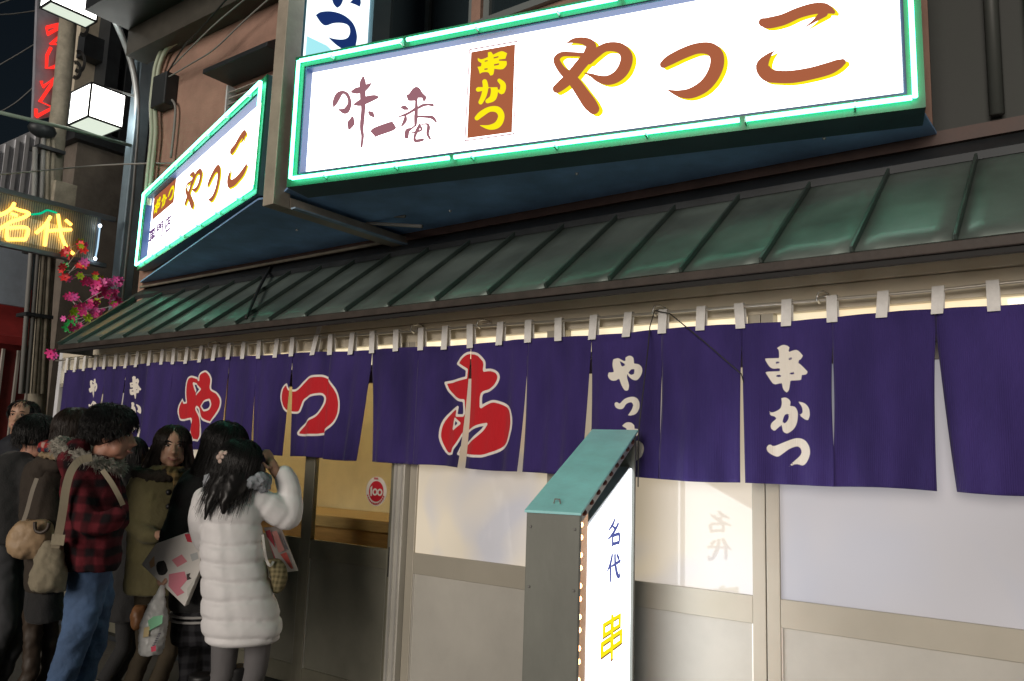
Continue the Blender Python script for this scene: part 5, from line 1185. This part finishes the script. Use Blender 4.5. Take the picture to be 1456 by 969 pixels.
hC = skin(mb, 'hair', M_hairb, Cp, vox=.009, smooth=2, disp=.010, dsize=.03)
mb = MB(); hair_geo(mb, hh, (.103,.103,.104), fC, 1300, .38, rp, front=.42, messy=.08, r0=.0013, spread=2.2); mb.build('hair_strand', M_hairb, hC, True)
M_dkbrown = mat('dark_brown_trousers', (0.05,0.038,0.022), .9, var=.25)
mb = MB(); f1 = leg(mb, dC, jA((78,620,50,0),(70,740,40,0),(66,860,34,0)), (zA_((64,0))[0],0), -FH); f2 = leg(mb, dC, jA((150,620,50,.06),(152,740,40,.06),(154,860,34,.06)), (zA_((156,0))[0],.06), -FH)
skin(mb, 'trousers', M_dkbrown, Cp, vox=.012, smooth=3, disp=.02, dsize=.08)
for f_ in (f1,f2): shoe(Cp, f_, -FH+RH*.4, M_bootb, .08, 'boot')

# ---- D: man in the red check jacket and blue jeans
dD = 3.95; zD_ = zoomer(0, 560, 2.369)
def rD(*rs): return [(*zD_((x,y)), hw/2.369, hdm, do) for x, y, hw, hdm, do in rs]
def jD(*js): return [(*zD_((x,y)), r/2.369, do) for x, y, r, do in js]
pD = lambda x, y, do=0, dp=dD: hq(*zD_((x,y)), dp, do)
mb = MB(); fD = (RH*.97+FH*.22-UPZ*.10); hc = pD(378,138)
head_geo(mb, hc, 1.0, fD); mb.tube([hc-UPZ*.06-RH*.02, hc-UPZ*.2-RH*.06], [.055,.06], 12)
under(mb, dD, zD_((330,230)), zD_((300,610)), [(zD_((200,0))[0],-.06),(zD_((300,0))[0],.1)])
Dp = person(mb, 'man in a red and black check jacket and blue jeans in profile', M_skin2, .007)
face_parts(Dp, hc, 1.0, fD)
M_check = plaid_mat('red_black_check', (0.014,0.010,0.012), (0.062,0.011,0.015), (0.14,0.020,0.028), .075)
mb = MB(); loft(mb, rD((330,205,48,.09,0),(312,235,78,.12,0),(305,275,95,.14,0),(308,340,102,.15,0),(312,420,101,.15,0),(312,500,97,.15,0),(313,565,94,.15,0),(312,590,88,.145,0)), dD, n=30)
limb(mb, jD((270,285,44,-.10),(272,360,46,-.14),(292,430,45,-.16),(345,440,40,-.15),(392,415,34,-.12)), dD); limb(mb, jD((360,280,40,.1),(395,360,38,.12),(405,430,32,.06)), dD)
skin(mb, 'jacket', M_check, Dp, vox=.010, smooth=3, disp=.022, dsize=.06)
mb = MB()
for k in range(30):
    a = k/30*2*pi; c = pD(300,195)+RH*(.135*math.cos(a))+FH*.11*math.sin(a)+UPZ*(-.05*math.cos(a)-.02); mb.ball(c, .034*rp.uniform(.8,1.15), 8, 6)
fu = skin(mb, 'fur_hood_trim', mat('grey_fur',(0.30,0.28,0.24),.95,bump=.9,bscale=70), Dp, vox=.010, smooth=2, disp=.045, dsize=.018)
mb = MB()
for k in range(2600):
    a = rp.uniform(0,2*pi); c = pD(300,195)+RH*(.135*math.cos(a))+FH*.11*math.sin(a)+UPZ*(-.05*math.cos(a)-.02); d_ = Vector((rp.gauss(0,1),rp.gauss(0,1),rp.gauss(0,1))).normalized()
    mb.tube([c+d_*.026, c+d_*.042+Vector((0,0,-.004)), c+d_*.052+Vector((0,0,-.010))], [.0013,.001,.0004], 3)
mb.build('fur_tuft', MATS['grey_fur'], fu)
mb = MB(); limb(mb, jD((262,190,46,-.06),(240,230,50,-.08),(232,265,30,-.08)), dD); skin(mb, 'hood', M_check, Dp, vox=.011, smooth=4)
mb = MB(); hh = pD(372,108)-FH*.01; mb.ball(hh, (.100,.106,.096), 18, 12); mb.ball(pD(350,128), (.078,.09,.08), 14, 10); hD = skin(mb, 'hair', M_hair, Dp, vox=.010, smooth=2, disp=.018, dsize=.03)
mb = MB(); hair_geo(mb, hh, (.103,.109,.099), fD, 1900, .085, rp, front=.62, messy=.45, r0=.0014, spread=2.0); mb.build('hair_strand', M_hair, hD, True)
M_jean = mat('blue_denim', (0.075,0.135,0.26), .85, var=.35, vscale=5, bump=.35, bscale=60)
mb = MB(); f1 = leg(mb, dD, jD((300,580,76,0),(292,660,68,0),(272,760,58,-.02),(240,860,50,-.03),(205,960,46,-.03)), (zD_((182,0))[0],-.03), RH, .05)
f2 = leg(mb, dD, jD((320,590,62,.10),(325,700,56,.12),(310,820,50,.14),(285,940,46,.14)), (zD_((265,0))[0],.14), RH, .05)
skin(mb, 'jeans', M_jean, Dp, vox=.011, smooth=3, disp=.03, dsize=.07)
for f_ in (f1,f2): shoe(Dp, f_, RH, M_bootb)

# ---- E: dark haired person between the check jacket and the olive coat
dE = 5.15; pE = lambda x, y, do=0: hq(x, y, dE, do)
mb = MB(); hc = pE(186,652); head_geo(mb, hc, .95, RH*.8+FH*.5); mb.tube([hc-UPZ*.06, hc-UPZ*.2], [.05,.055], 12); under(mb, dE, (184,690), (182,830), [(176,0),(190,.08)])
Ep = person(mb, 'dark clothed person half hidden between the check jacket and the olive coat', M_skin, .012)
mb = MB(); loft(mb, [(184,675,14,.08,0),(183,690,28,.11,0),(182,720,34,.13,0),(182,800,34,.14,0),(182,880,36,.15,0)], dE); skin(mb, 'coat', M_bcoat, Ep, vox=.013, smooth=3, disp=.02)
mb = MB(); mb.ball(pE(184,645), (.105,.105,.105), 14, 10); limb(mb, [(182,650,24,0),(180,680,22,-.04),(178,705,16,-.06)], dE); hE = skin(mb, 'hair', M_hair, Ep, vox=.011, smooth=2, disp=.012, dsize=.03)
mb = MB(); hair_geo(mb, pE(184,645), (.107,.107,.107), RH*.8+FH*.5, 600, .3, rp, front=.5, messy=.08, r0=.0015); mb.build('hair_strand', M_hair, hE, True)
mb = MB(); f1 = leg(mb, dE, [(176,850,14,0),(176,920,11,0)], (176,0), RH); f2 = leg(mb, dE, [(190,850,14,.08),(190,920,11,.08)], (190,.08), RH); skin(mb, 'trousers', M_bcoat, Ep, vox=.014)
for f_ in (f1,f2): shoe(Ep, f_, RH, M_bootb)

# ---- F: woman in the brown hooded coat
dF = 4.25; pF_ = lambda x, y, do=0: pD(x, y, do, dF)
mb = MB(); hc = pF_(250,138); fF = RH*.7+FH*.7; head_geo(mb, hc, 1.0, fF); mb.tube([hc-UPZ*.06, pF_(190,235)], [.05,.055], 12); under(mb, dF, zD_((170,250)), zD_((155,600)), [(zD_((110,0))[0],0),(zD_((165,0))[0],.1)])
Fp = person(mb, 'woman in a dark brown hooded coat with a beige bag, left of the check jacket', M_skin, .009)
M_brown = mat('dark_brown_coat', (0.040,0.030,0.022), .9, var=.25, bump=.3, bscale=90)
mb = MB(); loft(mb, rD((180,205,45,.09,0),(170,235,62,.12,0),(162,290,62,.14,0),(158,380,62,.145,0),(155,480,66,.15,0),(155,600,72,.16,0),(155,660,70,.155,0)), dF, n=26)
limb(mb, jD((115,255,34,-.03),(100,330,34,-.05),(98,430,32,-.08)), dF); skin(mb, 'coat', M_brown, Fp, vox=.012, smooth=3, disp=.02, dsize=.07)
mb = MB(); limb(mb, jD((150,235,36,-.08),(135,260,34,-.10),(150,285,26,-.09)), dF); limb(mb, jD((150,235,36,-.08),(190,240,30,-.10)), dF); skin(mb, 'hood', M_brown, Fp, vox=.011, smooth=3, disp=.015, dsize=.05)
mb = MB(); limb(mb, jD((140,206,12,-.12),(180,212,12,-.15),(215,206,12,-.14)), dF); skin(mb, 'hood_fur', mat('tan_fur',(0.30,0.22,0.13),.95,bump=.9,bscale=80), Fp, vox=.008, smooth=2, disp=.03, dsize=.02)
mb = MB(); limb(mb, jD((150,180,26,-.06),(190,182,30,-.09),(225,178,26,-.07)), dF); skin(mb, 'scarf', plaid_mat('red_navy_check_scarf',(0.02,0.035,0.06),(0.30,0.03,0.03),(0.45,0.30,0.26),.055), Fp, vox=.009, smooth=3, disp=.02, dsize=.03)
mb = MB(); hh = hc+UPZ*.04; mb.ball(hh, (.105,.105,.10), 16, 10); hF = skin(mb, 'hair', M_hairb, Fp, vox=.011, smooth=2, disp=.012, dsize=.03)
mb = MB(); hair_geo(mb, hh, (.107,.107,.102), fF, 800, .2, rp, front=.5, messy=.1, r0=.0014); mb.build('hair_strand', M_hairb, hF, True)
mb = MB(); loft(mb, rD((152,640,62,.14,0),(150,720,66,.15,0),(150,760,66,.15,0)), dF); skin(mb, 'skirt', M_bcoat, Fp, vox=.013, smooth=3, disp=.02)
M_boot = mat('brown_boot', (0.035,0.022,0.013), .6, var=.3)
mb = MB(); f1 = leg(mb, dF, jD((110,740,34,0),(108,850,30,0),(105,940,28,0)), (zD_((105,0))[0],0), RH, .05); skin(mb, 'boot', M_boot, Fp, vox=.012, smooth=3, disp=.02, dsize=.04); shoe(Fp, f1, RH, M_boot, .05, 'boot')
mb = MB(); f2 = leg(mb, dF, jD((165,740,34,.1),(168,850,30,.1),(165,940,28,.1)), (zD_((165,0))[0],.1), RH, .05); skin(mb, 'boot', M_boot, Fp, vox=.012, smooth=3, disp=.02, dsize=.04); shoe(Fp, f2, RH, M_boot, .05, 'boot')

# ---- G: man in black at the left edge, head turned away
dG = 4.8; pG = lambda x, y, do=0: pD(x, y, do, dG)
mb = MB(); hc = pG(118,150); fG = RH*.75+FH*.45-UPZ*.25; head_geo(mb, hc, 1.02, fG); mb.tube([hc-UPZ*.06, pG(85,235)], [.055,.06], 12); under(mb, dG, zD_((60,240)), zD_((45,450)), [(zD_((20,0))[0],0),(zD_((75,0))[0],.1)])
Gp = person(mb, 'man in a black coat at the left edge with his head bowed', M_skin2, .009); face_parts(Gp, hc, 1.02, fG)
mb = MB(); loft(mb, rD((80,195,36,.09,0),(62,215,70,.12,0),(50,260,88,.14,0),(45,350,92,.15,0),(45,450,88,.15,0),(45,500,84,.15,0)), dG, n=26); limb(mb, jD((100,250,38,-.06),(112,340,38,-.08),(108,440,34,-.06)), dG); limb(mb, jD((0,250,38,0),(-15,350,38,0),(-12,450,34,0)), dG)
skin(mb, 'coat', M_bcoat, Gp, vox=.012, smooth=3, disp=.02, dsize=.07)
mb = MB(); hh = pG(122,128); mb.ball(hh, (.105,.105,.098), 16, 10); hG = skin(mb, 'hair', M_hair, Gp, vox=.011, smooth=2, disp=.02, dsize=.03)
mb = MB(); hair_geo(mb, hh, (.107,.107,.10), fG, 900, .10, rp, front=.62, messy=.3, r0=.0015); mb.build('hair_strand', M_hair, hG, True)
M_gpant = mat('grey_trousers', (0.045,0.047,0.052), .9, var=.25)
mb = MB(); f1 = leg(mb, dG, jD((20,490,48,0),(18,640,40,0),(20,780,34,0)), (zD_((20,0))[0],0), RH); f2 = leg(mb, dG, jD((75,490,48,.1),(78,640,40,.1),(75,780,34,.1)), (zD_((75,0))[0],.1), RH); skin(mb, 'trousers', M_gpant, Gp, vox=.012, smooth=3, disp=.025, dsize=.08)
for f_ in (f1,f2): shoe(Gp, f_, RH, M_bootb)

# ---- H: man facing the camera at the back of the queue
dH = 6.1; pH = lambda x, y, do=0: pD(x, y, do, dH)
mb = MB(); hc = pH(72,78); fH = -FH*.9+RH*.15+UPZ*.05; head_geo(mb, hc, 1.0, fH); mb.tube([hc-UPZ*.06, hc-UPZ*.24], [.058,.062], 12); under(mb, dH, zD_((72,150)), zD_((70,400)), [(zD_((45,0))[0],0),(zD_((95,0))[0],.08)])
Hp = person(mb, 'man facing the camera at the back left, short black hair', M_skin, .008); face_parts(Hp, hc, 1.0, fH)
mb = MB(); loft(mb, rD((72,130,24,.08,0),(72,150,55,.11,0),(72,175,78,.13,0),(72,250,80,.14,0),(72,340,78,.14,0),(72,410,78,.14,0)), dH, n=24); limb(mb, jD((0,190,26,0),(-10,280,25,0),(-6,370,23,-.05)), dH); limb(mb, jD((144,190,26,0),(152,280,25,0),(148,370,23,-.05)), dH)
skin(mb, 'jacket', mat('navy_jacket',(0.012,0.014,0.022),.8,var=.3), Hp, vox=.014, smooth=3, disp=.02, dsize=.07)
mb = MB(); hh = pH(73,64)+FH*.025; mb.ball(hh, (.088,.095,.085), 16, 10); hH = skin(mb, 'hair', M_hair, Hp, vox=.011, smooth=2, disp=.02, dsize=.03)
mb = MB(); hair_geo(mb, hh, (.090,.098,.088), fH, 700, .06, rp, front=.35, messy=.35, fringe=False, r0=.0016); mb.build('hair_strand', M_hair, hH, True)
mb = MB(); f1 = leg(mb, dH, jD((45,400,36,0),(45,520,30,0),(45,640,26,0)), (zD_((45,0))[0],0), -FH); f2 = leg(mb, dH, jD((98,400,36,.05),(98,520,30,.05),(98,640,26,.05)), (zD_((98,0))[0],.05), -FH); skin(mb, 'trousers', M_gpant, Hp, vox=.014)
for f_ in (f1,f2): shoe(Hp, f_, -FH, M_bootb)

# ------------------------------------------------------------------ bags
def strap(parent, pts, w, m, name='strap', th=.004):
    pts = [Vector(p) for p in catmull([tuple(p) for p in pts], False, 4)]; mb = MB()
    for i in range(len(pts)-1):
        pass
    L_ = []; 
    for i, p in enumerate(pts):
        t = (pts[min(i+1,len(pts)-1)]-pts[max(i-1,0)]).normalized(); v = (CAM-p).normalized(); s_ = t.cross(v).normalized()*w/2; n_ = s_.cross(t).normalized()*th/2
        L_.append((p-s_-n_, p+s_-n_, p+s_+n_, p-s_+n_))
    vs = [q for r in L_ for q in r]; fs = [(i*4+k,i*4+(k+1)%4,(i+1)*4+(k+1)%4,(i+1)*4+k) for i in range(len(L_)-1) for k in range(4)] + [(3,2,1,0), tuple((len(L_)-1)*4+k for k in range(4))]
    mb.add(vs, fs); return mb.build(name, m, parent)
M_tan = mat('tan_leather', (0.42,0.29,0.17), .55, var=.2, vscale=9, bump=.3, bscale=30)
M_canvas = mat('grey_beige_canvas', (0.27,0.235,0.165), .9, var=.2, vscale=8, bump=.3, bscale=60)
# tan shoulder bag
bg_ = empty('shoulder_bag', pF_(105,540,-.15), 'soft tan leather shoulder bag hanging on the brown coat', 'bag')
mb = MB(); loft(mb, rD((115,425,40,.04,-.16),(112,440,60,.06,-.16),(105,480,76,.075,-.16),(100,520,74,.075,-.16),(104,548,56,.05,-.16),(106,556,40,.03,-.16)), dF, n=22); b1 = skin(mb, 'pouch', M_tan, bg_, vox=.009, smooth=3, disp=.02, dsize=.05)
strap(bg_, [pF_(78,432,-.2), pF_(92,390,-.2), pF_(108,330,-.2), pF_(124,285,-.19)], .018, mat('pale_strap',(0.38,0.34,0.28),.6))
MB().tube(catmull([tuple(pF_(x,y,-.23)) for x, y in ((118,432),(120,460),(140,468),(160,455),(165,435))],False,4), .009, 8).build('handle', mat('dark_leather',(0.05,0.035,0.025),.5), bg_, True)
# canvas messenger bag on the man's back
bg2 = empty('messenger_bag', pD(165,660,-.2), 'grey beige canvas messenger bag behind the blue jeans', 'bag')
mb = MB(); loft(mb, rD((180,498,30,.03,-.17),(172,530,42,.05,-.17),(165,580,54,.06,-.17),(162,630,60,.065,-.17),(163,660,58,.05,-.17),(164,668,50,.03,-.17)), dD, n=22); skin(mb, 'pouch', M_canvas, bg2, vox=.009, smooth=3, disp=.025, dsize=.05)
strap(bg2, [pD(185,520,-.22), pD(200,460,-.22), pD(212,390,-.235), pD(222,320,-.23), pD(240,260,-.22), pD(270,225,-.19), pD(310,215,-.16)], .034, mat('canvas_strap',(0.33,0.28,0.20),.85,var=.15))
B_ = strap(bg2, [pD(345,258,-.19), pD(375,300,-.19), pD(400,345,-.17), pD(414,375,-.14)], .022, MATS['canvas_strap'])
loft_m = MB(); loft(loft_m, rD((190,490,26,.012,-.225),(195,460,22,.012,-.225),(192,505,26,.012,-.225)), dD)
MB().hexa([pD(176,472,-.225), pD(220,476,-.225), pD(220,476,-.215), pD(176,472,-.215), pD(170,508,-.235), pD(214,512,-.235), pD(214,512,-.225), pD(170,508,-.225)]).build('buckle', M_canvas, bg2)
# paper carrier bag with pink print
bg3 = empty('carrier_bag', pB(205,705,-.25), 'white paper carrier bag with pink pattern held beside the black coat', 'bag')
M_paper = mat('white_paper', (0.62,0.60,0.57), .7, var=.08)
q = [(52,556),(104,482),(215,442),(262,492),(262,570),(206,705)]
MB().prism([pB(x,y,-.24) for x, y in q], FH*.05).build('sheet', M_paper, bg3, bevel=.003)
def bag_print(polys, cols, par, do):
    for k, (pl, c) in enumerate(zip(polys, cols)):
        MB().prism([pB(x,y,do) for x, y in pl], FH*.0008).build('print', mat('print_%s' % ('%02x%02x%02x' % tuple(int(255*v) for v in c)), c, .7), par)
bag_print([[(205,448),(232,446),(245,480),(215,475)], [(160,540),(195,520),(215,545),(180,565)], [(150,590),(205,580),(215,610),(190,640),(205,655),(180,668),(148,632)], [(225,520),(250,512),(255,535),(232,545)], [(80,548),(98,525),(100,560),(85,570)], [(212,590),(226,586),(222,598),(230,606),(214,612)], [(215,640),(245,600),(240,625),(215,670)]],
          [(0.55,0.03,0.06),(0.62,0.22,0.26),(0.62,0.20,0.26),(0.40,0.42,0.42),(0.55,0.35,0.2),(0.04,0.03,0.03),(0.5,0.5,0.46)], bg3, -.2415)
MB().tube([pB(120,610,-.235), pB(150,560,-.235), pB(180,500,-.235)], .004, 6).build('handle', M_paper, bg3)
# thin plastic carrier bag
bg4 = empty('plastic_bag', pB(90,878,-.27), 'thin white plastic shopping bag with green and red print', 'bag')
M_plas = mat('white_plastic_film', (0.60,0.61,0.60), .35, var=.08, bump=.4, bscale=25)
mb = MB(); loft(mb, rA((128,628,8,.01,-.25),(118,660,16,.02,-.25),(108,700,30,.04,-.25),(98,760,44,.06,-.25),(90,820,44,.06,-.25),(86,865,40,.05,-.25),(82,876,30,.03,-.25)), dB, n=20); skin(mb, 'film', M_plas, bg4, vox=.007, smooth=1, disp=.018, dsize=.03)
bag_print([[(75,755),(95,740),(128,735),(126,765),(80,790)], [(62,780),(82,775),(78,810),(58,815)], [(86,848),(104,842),(104,862),(88,866)]], [(0.20,0.50,0.30),(0.60,0.48,0.25),(0.55,0.05,0.10)], bg4, -.325)
for k in range(6): bag_print([[(112-k*4,800+k*8),(122-k*4,798+k*8),(121-k*4,803+k*8),(111-k*4,805+k*8)]], [(0.08,0.08,0.10)], bg4, -.326)
# quilted handbag and flyers of the woman in white
bg5 = empty('handbag', px2(535,655,.02), 'small quilted olive handbag at the hip of the white coat', 'bag')
M_quilt = plaid_mat('olive_quilted', (0.10,0.085,0.045), (0.17,0.145,0.08), (0.24,0.20,0.11), .022)
mb = MB(); loft(mb, rA((520,535,22,.03,.02),(532,560,32,.05,.02),(540,600,30,.055,.02),(536,640,22,.045,.02),(528,658,10,.02,.02)), dA, n=18); skin(mb, 'pouch', M_quilt, bg5, vox=.008, smooth=3)
strap(bg5, [px2(520,545,-.03), px2(508,560,-.06), px2(496,540,-.06), px2(488,500,-.08), px2(482,450,-.05)], .012, mat('white_strap',(0.5,0.48,0.45),.5))
fl = empty('flyer_folder', px2(560,560,.05), 'clear folder of pink and red flyers tucked beside the white coat', 'folder')
MB().prism([px2(485,425,.03), px2(545,420,.10), px2(608,578,.12), px2(548,585,.05)], FH*.006).build('sleeve', mat('clear_folder_sheet',(0.42,0.38,0.36),.2), fl)
for pl, c in (([(492,438),(508,432),(548,560),(535,570)], (0.35,0.05,0.07)), ([(514,440),(532,436),(560,505),(540,515)], (0.48,0.22,0.20)), ([(545,520),(566,512),(592,570),(560,574)], (0.42,0.08,0.07)), ([(552,455),(560,470),(575,505),(565,500)], (0.10,0.10,0.12))):
    MB().prism([px2(x,y,.03+.07*(x-485)/100-.004) for x, y in pl], -FH*.001).build('print', mat('flyer_%d' % int(c[0]*1000), c, .4), fl)
# brown and grey bags low behind
bg6 = empty('brown_handbag', hd(*zA_((50,780)), 4.6), 'brown leather handbag held low in front of the olive coat', 'bag')
mb = MB(); loft(mb, rA((52,700,22,.03,-.1),(45,730,30,.05,-.1),(44,770,28,.05,-.1),(46,785,20,.03,-.1)), 4.55, n=18); skin(mb, 'pouch', mat('orange_brown_leather',(0.20,0.09,0.035),.5,var=.2), bg6, vox=.009, smooth=3, disp=.015, dsize=.04)
